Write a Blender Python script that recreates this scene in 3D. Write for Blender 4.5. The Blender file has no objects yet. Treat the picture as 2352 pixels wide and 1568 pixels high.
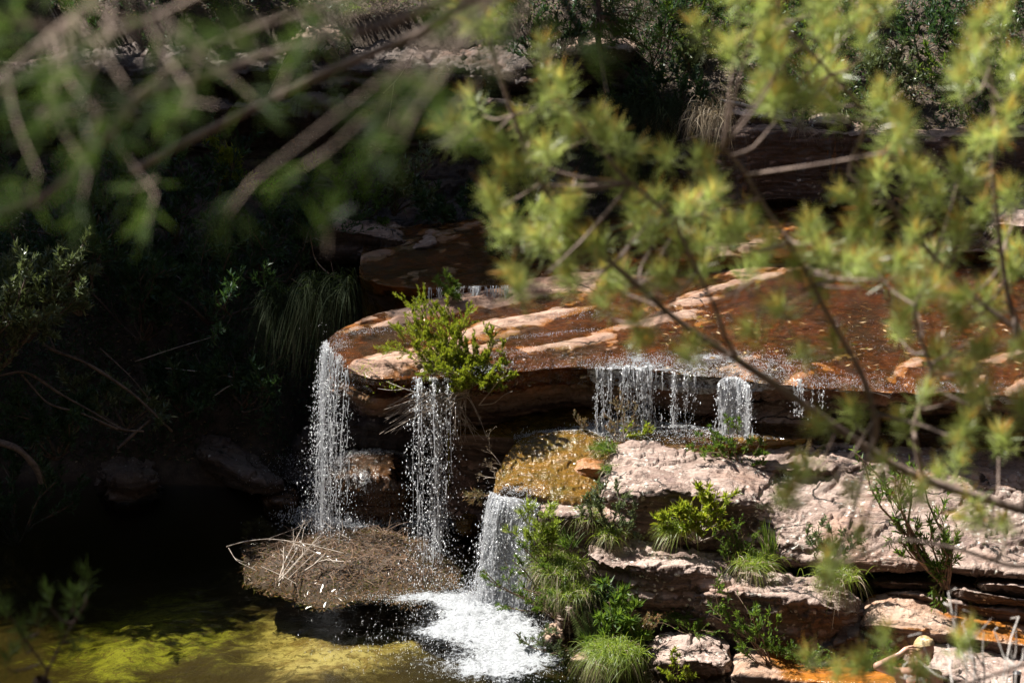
import bpy, math, random
import numpy as np
from mathutils import Vector, Matrix, noise as mnoise

scene = bpy.context.scene
# ------------------------------------------------------------------ camera, light, exposure
CAM_Z, PITCH, FOC = 9.3, math.radians(18), 85.0
cam_d = bpy.data.cameras.new('camera'); cam = bpy.data.objects.new('camera', cam_d)
scene.collection.objects.link(cam)
cam.location = (0, 0, CAM_Z); cam.rotation_euler = (math.radians(90) - PITCH, 0, 0)
cam_d.lens = FOC; cam_d.sensor_width = 36; cam_d.clip_start = 0.1; cam_d.clip_end = 1000
cam_d.dof.use_dof = True; cam_d.dof.focus_distance = 22.6; cam_d.dof.aperture_fstop = 5.6
scene.camera = cam
SUN_EL, SUN_AZ = math.radians(55), math.radians(-68)      # azimuth measured from +y towards +x
TO_SUN = Vector((math.cos(SUN_EL) * math.sin(SUN_AZ), math.cos(SUN_EL) * math.cos(SUN_AZ), math.sin(SUN_EL)))
world = bpy.data.worlds.new('World'); scene.world = world; world.use_nodes = True
wn = world.node_tree; bg = wn.nodes['Background']
sky = wn.nodes.new('ShaderNodeTexSky'); sky.sky_type = 'NISHITA'; sky.sun_disc = False
sky.sun_elevation = SUN_EL; sky.sun_rotation = SUN_AZ
wn.links.new(sky.outputs[0], bg.inputs[0]); bg.inputs[1].default_value = 0.05
sd = bpy.data.lights.new('sun', 'SUN'); sun = bpy.data.objects.new('sun', sd); scene.collection.objects.link(sun)
sd.energy = 5.0; sd.angle = math.radians(0.5); sd.color = (1.0, 0.955, 0.88)
sun.rotation_euler = (-TO_SUN).to_track_quat('-Z', 'Y').to_euler()
scene.view_settings.view_transform = 'Standard'; scene.view_settings.look = 'None'
scene.view_settings.exposure = 1.32; scene.view_settings.gamma = 1.0
cy = scene.cycles
cy.max_bounces = 7; cy.diffuse_bounces = 3; cy.glossy_bounces = 3; cy.transparent_max_bounces = 24
cy.transmission_bounces = 4; cy.caustics_reflective = False; cy.caustics_refractive = False
cy.sample_clamp_indirect = 4.0; cy.use_denoising = True
try: cy.denoiser = 'OPENIMAGEDENOISE'
except Exception: pass

# ------------------------------------------------------------------ helpers
W, Hh = 2352.0, 1568.0
FPX = W * FOC / 36.0
cp, sp = math.cos(PITCH), math.sin(PITCH)
def ray(u, v):
    a, b = (u - W/2) / FPX, (Hh/2 - v) / FPX
    return np.array([a, cp + b * sp, -sp + b * cp])
def P(u, v, Y):
    d = ray(u, v); d = d * (Y / d[1]); return np.array([d[0], d[1], d[2] + CAM_Z])
def Z(u, v, z):
    d = ray(u, v); d = d * ((z - CAM_Z) / d[2]); return np.array([d[0], d[1], d[2] + CAM_Z])
def proj(p):
    p = np.asarray(p, float); q = p - np.array([0, 0, CAM_Z])
    w = q[..., 1] * cp - q[..., 2] * sp; b = (q[..., 1] * sp + q[..., 2] * cp) / w
    return W/2 + FPX * q[..., 0] / w, Hh/2 - FPX * b
rng = np.random.default_rng(7)
_tab = np.random.default_rng(11).random(4096) * 2 - 1
def vnoise(p):
    i = np.floor(p).astype(np.int64); f = p - i; f = f*f*f*(f*(f*6-15)+10)
    out = 0
    for dx in (0, 1):
        for dy in (0, 1):
            for dz in (0, 1):
                h = ((i[..., 0]+dx) * 73856093 ^ (i[..., 1]+dy) * 19349663 ^ (i[..., 2]+dz) * 83492791)
                h = (h ^ (h >> 13)) * 1274126177; h = (h ^ (h >> 11)) & 4095
                w = (f[..., 0] if dx else 1-f[..., 0]) * (f[..., 1] if dy else 1-f[..., 1]) * (f[..., 2] if dz else 1-f[..., 2])
                out = out + w * _tab[h]
    return out
def fbm(p, sc=1.0, oc=4, gain=0.5, off=0.0):
    p = np.asarray(p, float) * sc + off; s = 0; a = 1.0; t = 0
    for k in range(oc):
        s = s + a * vnoise(p + 17.3 * k); t += a; a *= gain; p = p * 2.03
    return s / t * 1.6
def sstep(a, b, x):
    t = np.clip((x - a) / (b - a), 0, 1); return t*t*(3-2*t)

def tag(o, label=None, cat=None, group=None, kind=None):
    if label: o['label'] = label
    if cat: o['category'] = cat
    if group: o['group'] = group
    if kind: o['kind'] = kind
    return o
def empty(name, loc=(0, 0, 0), rz=0.0):
    o = bpy.data.objects.new(name, None); scene.collection.objects.link(o)
    o.location = [float(c) for c in loc]; o.rotation_euler = (0, 0, rz); o.empty_display_size = 0.1; return o
def mesh(name, verts, quads=None, tris=None, mat=None, parent=None, attrs=None, smooth=True, corner=None):
    me = bpy.data.meshes.new(name); verts = np.asarray(verts, np.float32)
    loops = []; tot = []
    if quads is not None and len(quads): q = np.asarray(quads, np.int32); loops.append(q.ravel()); tot.append(np.full(len(q), 4, np.int32))
    if tris is not None and len(tris): t = np.asarray(tris, np.int32); loops.append(t.ravel()); tot.append(np.full(len(t), 3, np.int32))
    loops = np.concatenate(loops); tot = np.concatenate(tot)
    me.vertices.add(len(verts)); me.vertices.foreach_set('co', verts.ravel())
    me.loops.add(len(loops)); me.loops.foreach_set('vertex_index', loops)
    me.polygons.add(len(tot)); st = np.concatenate([[0], np.cumsum(tot)[:-1]]).astype(np.int32)
    me.polygons.foreach_set('loop_start', st); me.polygons.foreach_set('loop_total', tot)
    if smooth: me.polygons.foreach_set('use_smooth', np.ones(len(tot), bool))
    for k, a in (attrs or {}).items():
        at = me.attributes.new(k, 'FLOAT', 'POINT'); at.data.foreach_set('value', np.asarray(a, np.float32).ravel())
    me.update(calc_edges=True)
    if mat: me.materials.append(mat)
    o = bpy.data.objects.new(name, me); scene.collection.objects.link(o)
    if parent: o.parent = parent
    return o
def grid_quads(n, m, closed=False):
    i = np.arange(n-1)[:, None]; j = np.arange(m if closed else m-1)[None, :]; j2 = (j+1) % m
    return np.stack([i*m+j, (i+1)*m+j, (i+1)*m+j2, i*m+j2], -1).reshape(-1, 4)
def crom(C, n, axis, closed=False, even=True):
    """Catmull-Rom resample of control array along an axis, roughly even in length"""
    C = np.moveaxis(np.asarray(C, float), axis, 0); k = len(C)
    if closed: E = np.concatenate([C[-1:], C, C[:2]])
    else: E = np.concatenate([2*C[:1]-C[1:2], C, 2*C[-1:]-C[-2:-1]])
    seg = k if closed else k-1
    d = np.linalg.norm(np.diff(E[1:seg+2], axis=0), axis=-1)
    d = d.reshape(seg, -1).mean(1) + 1e-6
    cum = np.concatenate([[0], np.cumsum(d)])
    t = np.linspace(0, cum[-1], n, endpoint=not closed)
    s = np.clip(np.searchsorted(cum, t, 'right')-1, 0, seg-1); f = (t-cum[s])/d[s]
    f = f.reshape((-1,)+(1,)*(C.ndim-1))
    p0, p1, p2, p3 = E[s], E[s+1], E[s+2], E[s+3]
    tau = 0.38
    m1 = tau*(p2-p0); m2 = tau*(p3-p1)
    r = (2*f**3-3*f**2+1)*p1 + (f**3-2*f**2+f)*m1 + (-2*f**3+3*f**2)*p2 + (f**3-f**2)*m2
    return np.moveaxis(r, 0, axis)
def gnormals(G, closed=False):
    if closed:
        dv = np.roll(G, -1, 1) - np.roll(G, 1, 1)
    else: dv = np.gradient(G, axis=1)
    du = np.gradient(G, axis=0)
    n = np.cross(du, dv); n /= np.linalg.norm(n, axis=-1, keepdims=True) + 1e-9
    return n
def rock_disp(p, n, amp=1.0, seed=0.0, strata=1.0):
    d = 0.07*fbm(p, 1.3, 3, off=seed) + 0.018*fbm(p, 4.5, 3, off=seed+5) + 0.010*fbm(p, 16, 4, .6, off=seed+9)
    side = 1 - np.clip(np.abs(n[..., 2]), 0, 1)**1.5
    zz = np.stack([p[..., 0]*0.35, p[..., 1]*0.35, p[..., 2]*9 + 1.2*fbm(p, 0.8, 2, off=seed)], -1)
    st = fbm(zz, 1.0, 3, off=seed+3)
    st = np.sign(st) * np.abs(st)**0.6
    d = d + strata*0.035*st*side
    # pits and flakes on tops
    f = fbm(np.stack([(p[..., 0]+p[..., 1])*1.2, (p[..., 0]-p[..., 1])*4.0, p[..., 2]*6], -1), 1.0, 3, off=seed+21)
    d = d - 0.03*sstep(0.25, 0.45, f)
    f2 = fbm(np.stack([p[..., 0]*.9, p[..., 1]*1.3, p[..., 2]*2.2], -1), 1.7, 3, off=seed+31)*3.2; fl_ = np.floor(f2)
    d = d + 0.040*(fl_ + sstep(0.45, 0.55, f2-fl_) - f2)
    return d * amp
def rock(name, st, mat, nl=90, nr=90, amp=1.0, seed=0.0, strata=1.0, wetz=None, parent=None, k=5.0, wetf=None, raw=False):
    """closed loft: st = stations, each a ring of (u, v, Y)"""
    C = np.array([[P(*q) for q in s] for s in st])
    G = crom(C, nl, 0); G = crom(G, nr, 1, closed=True)
    cen = G.mean(1, keepdims=True)
    t = np.linspace(-1, 1, nl)[:, None, None]
    t = np.sign(t) * np.abs(t)**0.8
    s = (1 - np.abs(t)**(k*1.6))**(1/2.2)
    G = cen + (G-cen)*s
    n = gnormals(G, True)
    if (n * (G-cen)).sum() < 0: n = -n; flip = True
    else: flip = False
    ok = sstep(0.0, 0.35, s)
    G = G + n * (rock_disp(G, n, amp, seed, strata) * ok[..., 0])[..., None]
    q = grid_quads(nl, nr, True)
    if flip: q = q[:, ::-1]
    wet = np.zeros(G.shape[:2])
    if wetz is not None: wet = 1 - sstep(wetz, wetz+0.12, G[..., 2] + 0.05*fbm(G, 3, 2))
    if wetf is not None: wet = wetf(G, n)
    o = mesh(name, G.reshape(-1, 3), q, mat=mat, parent=parent, attrs={'wet': wet})
    if raw: return o, G, n
    return o
def tube(path, r0, r1, sides=5, wob=0.0, seed=0):
    path = np.asarray(path, float); n = len(path)
    T = np.gradient(path, axis=0); T /= np.linalg.norm(T, axis=1, keepdims=True)+1e-9
    ref = np.tile(np.array([0.13, 0.31, 0.94]), (n, 1)); ref[np.abs((T*ref).sum(1)) > 0.9] = (1, 0, 0)
    A = np.cross(T, ref); A /= np.linalg.norm(A, axis=1, keepdims=True)+1e-9; B = np.cross(T, A)
    r = np.linspace(r0, r1, n) if np.isscalar(r0) else np.asarray(r0)
    if wob: r = r * (1 + wob*vnoise(path*9+seed))
    a = np.linspace(0, 2*np.pi, sides, endpoint=False)
    V = path[:, None] + (A[:, None]*np.cos(a)[None, :, None] + B[:, None]*np.sin(a)[None, :, None]) * r[:, None, None]
    return V.reshape(-1, 3), grid_quads(n, sides, True)
class MB:
    def __init__(s): s.v = []; s.q = []; s.t = []; s.n = 0; s.a = []
    def add(s, V, q=None, t=None, a=None):
        V = np.asarray(V, float).reshape(-1, 3); s.v.append(V)
        if q is not None and len(q): s.q.append(np.asarray(q)+s.n)
        if t is not None and len(t): s.t.append(np.asarray(t)+s.n)
        s.a.append(np.zeros(len(V)) if a is None else np.broadcast_to(np.asarray(a, float), (len(V),)).copy() if np.ndim(a) == 0 else np.asarray(a, float).ravel())
        s.n += len(V)
    def tube(s, path, r0, r1, sides=5, a=None, wob=0.0):
        V, q = tube(path, r0, r1, sides, wob); s.add(V, q, a=a)
    def build(s, name, mat, parent=None, smooth=True):
        return mesh(name, np.concatenate(s.v), np.concatenate(s.q) if s.q else None, np.concatenate(s.t) if s.t else None,
                    mat, parent, {'t': np.concatenate(s.a)}, smooth)
def smooth_path(pts, n=24):
    return crom(np.asarray(pts, float)[:, None, :], n, 0)[:, 0]

# ------------------------------------------------------------------ materials
def M(name):
    m = bpy.data.materials.new(name); m.use_nodes = True; nt = m.node_tree
    nt.nodes.clear(); out = nt.nodes.new('ShaderNodeOutputMaterial'); return m, nt, out
class NB:
    def __init__(s, nt): s.nt = nt; s.L = nt.links.new
    def n(s, t, **kw):
        x = s.nt.nodes.new(t)
        for k, v in kw.items():
            if k in ('operation', 'data_type', 'blend_type', 'feature', 'attribute_name', 'noise_dimensions', 'distribution', 'use_clamp', 'wave_type', 'bands_direction'): setattr(x, k, v)
        return x
    def pos(s): return s.n('ShaderNodeNewGeometry').outputs['Position']
    def mapp(s, src, scale=(1, 1, 1), rot=(0, 0, 0)):
        x = s.n('ShaderNodeMapping'); s.L(src, x.inputs[0]); x.inputs['Scale'].default_value = scale; x.inputs['Rotation'].default_value = rot; return x.outputs[0]
    def noise(s, vec, scale, detail=4, rough=0.55, dist=0.0):
        x = s.n('ShaderNodeTexNoise'); s.L(vec, x.inputs['Vector']); x.inputs['Scale'].default_value = scale
        x.inputs['Detail'].default_value = detail; x.inputs['Roughness'].default_value = rough; x.inputs['Distortion'].default_value = dist; return x.outputs['Fac']
    def vor(s, vec, scale, feature='F1'):
        x = s.n('ShaderNodeTexVoronoi', feature=feature); s.L(vec, x.inputs['Vector']); x.inputs['Scale'].default_value = scale; return x.outputs['Distance']
    def math(s, op, a, b=None, c=None, clamp=False):
        x = s.n('ShaderNodeMath', operation=op); x.use_clamp = clamp
        for i, v in enumerate((a, b, c)):
            if v is None: continue
            if isinstance(v, (int, float)): x.inputs[i].default_value = v
            else: s.L(v, x.inputs[i])
        return x.outputs[0]
    def rng(s, v, a, b, c=0.0, d=1.0):
        x = s.n('ShaderNodeMapRange'); x.interpolation_type = 'SMOOTHSTEP'; s.L(v, x.inputs[0])
        for i, q in enumerate((a, b, c, d)): x.inputs[i+1].default_value = q
        return x.outputs[0]
    def ramp(s, v, stops):
        x = s.n('ShaderNodeValToRGB'); s.L(v, x.inputs[0]); e = x.color_ramp.elements
        while len(e) < len(stops): e.new(0.5)
        for k, (p, c) in enumerate(stops): e[k].position = p; e[k].color = (*c, 1)
        return x.outputs[0]
    def mix(s, f, a, b, blend='MIX'):
        x = s.n('ShaderNodeMix', data_type='RGBA', blend_type=blend)
        for i, v in ((0, f), (6, a), (7, b)):
            if isinstance(v, (int, float)): x.inputs[i].default_value = v
            elif isinstance(v, tuple): x.inputs[i].default_value = (*v, 1)
            else: s.L(v, x.inputs[i])
        return x.outputs[2]
    def attr(s, name): return s.n('ShaderNodeAttribute', attribute_name=name).outputs['Fac']
    def bump(s, h, st=1.0, dist=0.02, nrm=None):
        x = s.n('ShaderNodeBump'); s.L(h, x.inputs['Height']); x.inputs['Distance'].default_value = dist
        if isinstance(st, (int, float)): x.inputs['Strength'].default_value = st
        else: s.L(st, x.inputs['Strength'])
        if nrm: s.L(nrm, x.inputs['Normal'])
        return x.outputs[0]

def mat_rock(name, light=(0.46, 0.33, 0.26), mid=(0.30, 0.19, 0.14), stain=(0.055, 0.036, 0.028), lichen=0.5, stain_amt=1.0, moss=0.0, vst=0.0, wetcol=((0.30, 0.105, 0.02), (0.12, 0.075, 0.012))):
    m, nt, out = M(name); b = NB(nt); pos = b.pos()
    bs = b.n('ShaderNodeBsdfPrincipled'); b.L(bs.outputs[0], out.inputs[0])
    big = b.noise(pos, 1.1, 4, 0.6, 0.4); fine = b.noise(pos, 22, 5, 0.7); streak = b.noise(b.mapp(pos, (0.7, 0.7, 11)), 2.0, 5, 0.65, 0.3)
    fl = b.noise(b.mapp(pos, (1.0, 4.0, 5.0), (0, 0, math.radians(-45))), 2.2, 5, 0.65, 0.5)
    col = b.mix(b.rng(fl, 0.35, 0.66), light, mid)
    col = b.mix(b.rng(fine, 0.45, 0.75, 0, 0.45), col, tuple(c*0.45 for c in mid))
    col = b.mix(b.rng(big, 0.52, 0.75, 0, 0.5), col, (0.34, 0.17, 0.10))
    cv0 = b.n('ShaderNodeVectorMath', operation='ADD'); b.L(b.mapp(pos, (0.5, 1.6, 2.0), (0, 0, math.radians(-38))), cv0.inputs[0])
    nz0 = b.n('ShaderNodeTexNoise'); b.L(pos, nz0.inputs['Vector']); nz0.inputs['Scale'].default_value = 1.7; nz0.inputs['Detail'].default_value = 5; b.L(nz0.outputs['Color'], cv0.inputs[1])
    crk0 = b.vor(cv0.outputs[0], 0.9, 'DISTANCE_TO_EDGE')
    pat = b.noise(b.mapp(pos, (1.0, 2.2, 3.0), (0, 0, math.radians(-35))), 1.5, 6, 0.72, 0.8)
    col = b.mix(b.rng(pat, 0.50, 0.60, 0, 0.6), col, tuple(c*1.25 for c in (light[0], light[1]*1.04, light[2]*1.08)))
    col = b.mix(b.rng(pat, 0.44, 0.34, 0, 0.75), col, tuple(c*.62 for c in (mid[0], mid[1]*.95, mid[2]*1.05)))
    dk = b.math('MULTIPLY', b.rng(crk0, 0.02, 0.004), b.rng(b.noise(pos, 0.9, 3, 0.6), 0.54, 0.48))
    col = b.mix(dk, col, (0.03, 0.022, 0.018))
    pit = b.math('MULTIPLY', b.rng(b.noise(b.mapp(pos, (1, 3.4, 4), (0, 0, math.radians(-40))), 5.5, 4, 0.7), 0.64, 0.70), 0.8)
    col = b.mix(pit, col, (0.05, 0.035, 0.028))
    # weathered stain on steep faces
    nz = b.n('ShaderNodeSeparateXYZ'); g = b.n('ShaderNodeNewGeometry'); b.L(g.outputs['Normal'], nz.inputs[0])
    steep = b.rng(b.math('ADD', nz.outputs[2], b.math('MULTIPLY', b.math('SUBTRACT', big, 0.5), 0.9)), 0.62, 0.18)
    stc = b.mix(b.rng(streak, 0.42, 0.62), stain, tuple(min(1, c*2.6) for c in stain))
    stc = b.mix(b.rng(fine, 0.55, 0.75, 0, 0.6), stc, (0.16, 0.085, 0.04))
    col = b.mix(b.math('MULTIPLY', steep, 0.92*stain_amt), col, stc)
    if vst > 0:
        vs = b.noise(b.mapp(pos, (3.2, 3.2, 0.35)), 1.6, 5, 0.65, 0.5)
        col = b.mix(b.math('MULTIPLY', b.math('MULTIPLY', steep, b.rng(vs, 0.5, 0.62)), vst), col, (0.115, 0.115, 0.125))
        vs2 = b.noise(b.mapp(pos, (2.3, 2.3, 0.25)), 1.9, 4, 0.6, 0.3)
        col = b.mix(b.math('MULTIPLY', b.math('MULTIPLY', steep, b.rng(vs2, 0.62, 0.68)), vst), col, (0.24, 0.125, 0.06))
    # lichen
    if lichen > 0:
        l1 = b.vor(pos, 17); l2 = b.noise(pos, 3.1, 5, 0.65, 0.6); l3 = b.noise(pos, 30, 3, 0.6)
        lm = b.math('MULTIPLY', b.rng(b.math('ADD', l1, b.math('MULTIPLY', l3, 0.35)), 0.48, 0.38), b.rng(l2, 0.60-0.1*lichen, 0.70-0.1*lichen))
        lm2 = b.math('MULTIPLY', b.rng(b.noise(pos, 9, 5, 0.7, 0.8), 0.58, 0.64), b.rng(l2, 0.52, 0.62))
        lm = b.math('MAXIMUM', lm, b.math('MULTIPLY', lm2, 0.8*lichen))
        col = b.mix(b.math('MULTIPLY', lm, 0.85), col, (0.68, 0.66, 0.58))
    if moss > 0:
        mm = b.math('MULTIPLY', b.rng(b.noise(pos, 4, 5, 0.7), 0.5, 0.62), moss)
        col = b.mix(mm, col, (0.06, 0.075, 0.012))
    wet = b.attr('wet')
    wc = b.mix(b.rng(b.noise(pos, 2.3, 5, 0.6, 0.7), 0.40, 0.62), wetcol[0], wetcol[1])
    wc = b.mix(b.rng(b.noise(b.mapp(pos, (1, 4, 3), (0, 0, math.radians(-45))), 4, 4, 0.6), 0.5, 0.7, 0, 0.7), wc, (0.045, 0.02, 0.006))
    wc = b.mix(b.rng(fine, 0.5, 0.8, 0, 0.5), wc, (0.40, 0.17, 0.04))
    wm = b.math('MULTIPLY', wet, b.rng(b.noise(pos, 6, 4, 0.6), 0.2, 0.5, 0.7, 1.0))
    col = b.mix(wm, col, wc)
    b.L(col, bs.inputs['Base Color'])
    b.L(b.rng(wet, 0.1, 0.8, 0.82, 0.15), bs.inputs['Roughness'])
    bs.inputs['Specular IOR Level'].default_value = 0.45
    h = b.math('ADD', b.math('MULTIPLY', b.noise(pos, 9, 6, 0.7, 0.3), 1.0), b.math('MULTIPLY', b.noise(pos, 60, 4, 0.7), 0.22))
    h = b.math('ADD', h, b.math('MULTIPLY', streak, 0.7)); h = b.math('ADD', h, b.math('MULTIPLY', fl, 0.8))
    cv = b.n('ShaderNodeVectorMath', operation='ADD'); b.L(b.mapp(pos, (0.5, 1.6, 2.0), (0, 0, math.radians(-38))), cv.inputs[0])
    nz2 = b.n('ShaderNodeTexNoise'); b.L(pos, nz2.inputs['Vector']); nz2.inputs['Scale'].default_value = 1.7; nz2.inputs['Detail'].default_value = 5; b.L(nz2.outputs['Color'], cv.inputs[1])
    crk = b.vor(cv.outputs[0], 0.9, 'DISTANCE_TO_EDGE')
    ck = b.math('MAXIMUM', b.rng(crk, 0.006, 0.022), b.rng(b.noise(pos, 0.9, 3, 0.6), 0.46, 0.54))
    h = b.math('ADD', h, b.math('MULTIPLY', ck, 0.5)); h = b.math('SUBTRACT', h, b.math('MULTIPLY', pit, 0.6))
    n1 = b.bump(h, b.math('SUBTRACT', 0.9, b.math('MULTIPLY', wet, 0.62)), 0.045)
    rip = b.noise(b.mapp(pos, (1, 1, 1)), 26, 3, 0.6, 0.5)
    n2 = b.bump(rip, b.math('MULTIPLY', wet, 0.8), 0.02, n1)
    b.L(n2, bs.inputs['Normal'])
    return m
def mat_water(name, tint=(0.86, 0.66, 0.42), rough=0.07, bump=0.5, scale=18.0, dens=None, stretch=(1, 1, 1), absorb=(0.3, 0.5, 0.1), foam=False, bd=0.035):
    m, nt, out = M(name); b = NB(nt); pos = b.pos()
    tr = b.n('ShaderNodeBsdfTransparent'); tr.inputs[0].default_value = (*tint, 1)
    gl = b.n('ShaderNodeBsdfGlossy'); gl.inputs['Roughness'].default_value = rough; gl.inputs['Color'].default_value = (1, 1, 1, 1)
    v = b.mapp(pos, stretch, (0, 0, math.radians(-40)))
    h = b.math('ADD', b.noise(v, scale, 4, 0.62, 0.6), b.math('MULTIPLY', b.noise(v, scale*0.22, 3, 0.5, 0.8), 1.4))
    nrm = b.bump(h, bump, bd); b.L(nrm, gl.inputs['Normal'])
    fr = b.n('ShaderNodeFresnel'); fr.inputs[0].default_value = 1.333; b.L(nrm, fr.inputs[1])
    mx = b.n('ShaderNodeMixShader'); b.L(fr.outputs[0], mx.inputs[0]); b.L(tr.outputs[0], mx.inputs[1]); b.L(gl.outputs[0], mx.inputs[2])
    last = mx
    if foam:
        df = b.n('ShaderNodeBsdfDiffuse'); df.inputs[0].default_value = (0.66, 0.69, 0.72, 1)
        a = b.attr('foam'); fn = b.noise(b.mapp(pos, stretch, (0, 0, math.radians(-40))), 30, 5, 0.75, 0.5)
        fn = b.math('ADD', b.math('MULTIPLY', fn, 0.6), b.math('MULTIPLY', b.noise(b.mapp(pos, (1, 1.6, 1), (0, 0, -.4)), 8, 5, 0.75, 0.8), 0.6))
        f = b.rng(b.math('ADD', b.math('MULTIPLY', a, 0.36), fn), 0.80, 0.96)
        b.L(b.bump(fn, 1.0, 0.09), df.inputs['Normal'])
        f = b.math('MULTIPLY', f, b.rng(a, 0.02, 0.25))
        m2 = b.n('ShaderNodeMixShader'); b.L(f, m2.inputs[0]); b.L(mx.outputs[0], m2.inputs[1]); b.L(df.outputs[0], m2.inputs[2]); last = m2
    b.L(last.outputs[0], out.inputs[0])
    if dens:
        va = b.n('ShaderNodeVolumeAbsorption'); va.inputs[0].default_value = (*absorb, 1); va.inputs[1].default_value = dens
        b.L(va.outputs[0], out.inputs[1])
    return m
def mat_drop(name):
    m, nt, out = M(name); b = NB(nt)
    d = b.n('ShaderNodeBsdfDiffuse'); d.inputs[0].default_value = (0.9, 0.92, 0.95, 1)
    t = b.n('ShaderNodeBsdfTranslucent'); t.inputs[0].default_value = (0.9, 0.92, 0.95, 1)
    g = b.n('ShaderNodeBsdfGlossy'); g.inputs['Roughness'].default_value = 0.25; g.inputs[0].default_value = (1, 1, 1, 1)
    x = b.n('ShaderNodeMixShader'); x.inputs[0].default_value = 0.7; b.L(d.outputs[0], x.inputs[1]); b.L(t.outputs[0], x.inputs[2])
    y = b.n('ShaderNodeMixShader'); y.inputs[0].default_value = 0.3; b.L(x.outputs[0], y.inputs[1]); b.L(g.outputs[0], y.inputs[2])
    b.L(y.outputs[0], out.inputs[0]); return m
def mat_veil(name, cover=0.5, scale=(38, 38, 3.2)):
    """thin sheet of falling water: broken by clear gaps"""
    m, nt, out = M(name); b = NB(nt); pos = b.pos()
    d = b.n('ShaderNodeBsdfDiffuse'); d.inputs[0].default_value = (0.88, 0.9, 0.94, 1)
    t = b.n('ShaderNodeBsdfTranslucent'); t.inputs[0].default_value = (0.88, 0.9, 0.94, 1)
    g = b.n('ShaderNodeBsdfGlossy'); g.inputs['Roughness'].default_value = 0.15
    x = b.n('ShaderNodeMixShader'); x.inputs[0].default_value = 0.5; b.L(d.outputs[0], x.inputs[1]); b.L(t.outputs[0], x.inputs[2])
    y = b.n('ShaderNodeMixShader'); y.inputs[0].default_value = 0.3; b.L(x.outputs[0], y.inputs[1]); b.L(g.outputs[0], y.inputs[2])
    f = b.noise(b.mapp(pos, scale), 1.0, 5, 0.75, 0.4)
    f2 = b.noise(pos, 55, 3, 0.6)
    a = b.attr('t')
    ff = b.rng(b.math('ADD', b.math('ADD', f, b.math('MULTIPLY', f2, 0.5)), b.math('MULTIPLY', a, 0.35)), 1.02-cover*0.5, 1.12-cover*0.5)
    tr = b.n('ShaderNodeBsdfTransparent'); z = b.n('ShaderNodeMixShader'); b.L(ff, z.inputs[0]); b.L(tr.outputs[0], z.inputs[1]); b.L(y.outputs[0], z.inputs[2])
    nn_ = b.bump(b.math('ADD', f, f2), 1.0, 0.05); b.L(nn_, g.inputs['Normal']); b.L(nn_, d.inputs['Normal']); b.L(nn_, t.inputs['Normal'])
    b.L(z.outputs[0], out.inputs[0]); return m
def mat_leaf(name, c1, c2, tip=None, trans=0.45, rough=0.35, spec=0.5, var=0.35, tcol=None):
    m, nt, out = M(name); b = NB(nt)
    oi = b.n('ShaderNodeNewGeometry'); rnd = oi.outputs['Random Per Island']
    col = b.mix(rnd, c1, c2)
    t = b.attr('t')
    if tip: col = b.mix(b.rng(t, 0.45, 1.0), col, tip)
    p = b.n('ShaderNodeBsdfPrincipled'); b.L(col, p.inputs['Base Color']); p.inputs['Roughness'].default_value = rough
    p.inputs['Specular IOR Level'].default_value = spec
    tl = b.n('ShaderNodeBsdfTranslucent')
    tc = b.mix(0.65, col, (tcol or (0.30, 0.42, 0.03))) ; b.L(tc, tl.inputs[0])
    x = b.n('ShaderNodeMixShader'); x.inputs[0].default_value = trans
    b.L(p.outputs[0], x.inputs[1]); b.L(tl.outputs[0], x.inputs[2]); b.L(x.outputs[0], out.inputs[0]); return m
def mat_bark(name, c1=(0.20, 0.15, 0.11), c2=(0.07, 0.05, 0.04), rough=0.8, scale=14):
    m, nt, out = M(name); b = NB(nt); pos = b.pos()
    p = b.n('ShaderNodeBsdfPrincipled'); b.L(p.outputs[0], out.inputs[0])
    n = b.noise(pos, scale, 5, 0.7, 0.5); b.L(b.mix(b.rng(n, 0.38, 0.62), c1, c2), p.inputs['Base Color'])
    p.inputs['Roughness'].default_value = rough; b.L(b.bump(b.noise(pos, scale*3, 4, 0.7), 0.7, 0.01), p.inputs['Normal']); return m
# ------------------------------------------------------------------ ground, pool, rock shelves, cliffs
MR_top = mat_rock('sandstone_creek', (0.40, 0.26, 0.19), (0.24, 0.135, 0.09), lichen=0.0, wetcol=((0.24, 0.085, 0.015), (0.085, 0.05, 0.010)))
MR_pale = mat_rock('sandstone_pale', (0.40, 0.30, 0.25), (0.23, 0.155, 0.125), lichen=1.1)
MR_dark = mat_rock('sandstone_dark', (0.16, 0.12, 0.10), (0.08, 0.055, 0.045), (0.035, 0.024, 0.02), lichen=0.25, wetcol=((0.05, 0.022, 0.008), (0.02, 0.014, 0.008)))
MR_cave_shade = mat_rock('sandstone_cave_shade', (0.06, 0.045, 0.04), (0.035, 0.026, 0.022), (0.02, 0.015, 0.013), lichen=0.0)  # cave shade put into a near-black rock colour
MR_cliff = mat_rock('sandstone_cliff', (0.36, 0.25, 0.19), (0.17, 0.11, 0.085), (0.045, 0.034, 0.032), lichen=0.2, vst=0.8)
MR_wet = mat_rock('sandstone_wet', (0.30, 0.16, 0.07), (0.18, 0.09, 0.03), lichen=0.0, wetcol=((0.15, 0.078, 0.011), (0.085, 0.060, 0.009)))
MR_orange = mat_rock('sandstone_iron', (0.44, 0.31, 0.23), (0.28, 0.17, 0.11), lichen=0.3, wetcol=((0.40, 0.14, 0.02), (0.24, 0.10, 0.02)))

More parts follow.
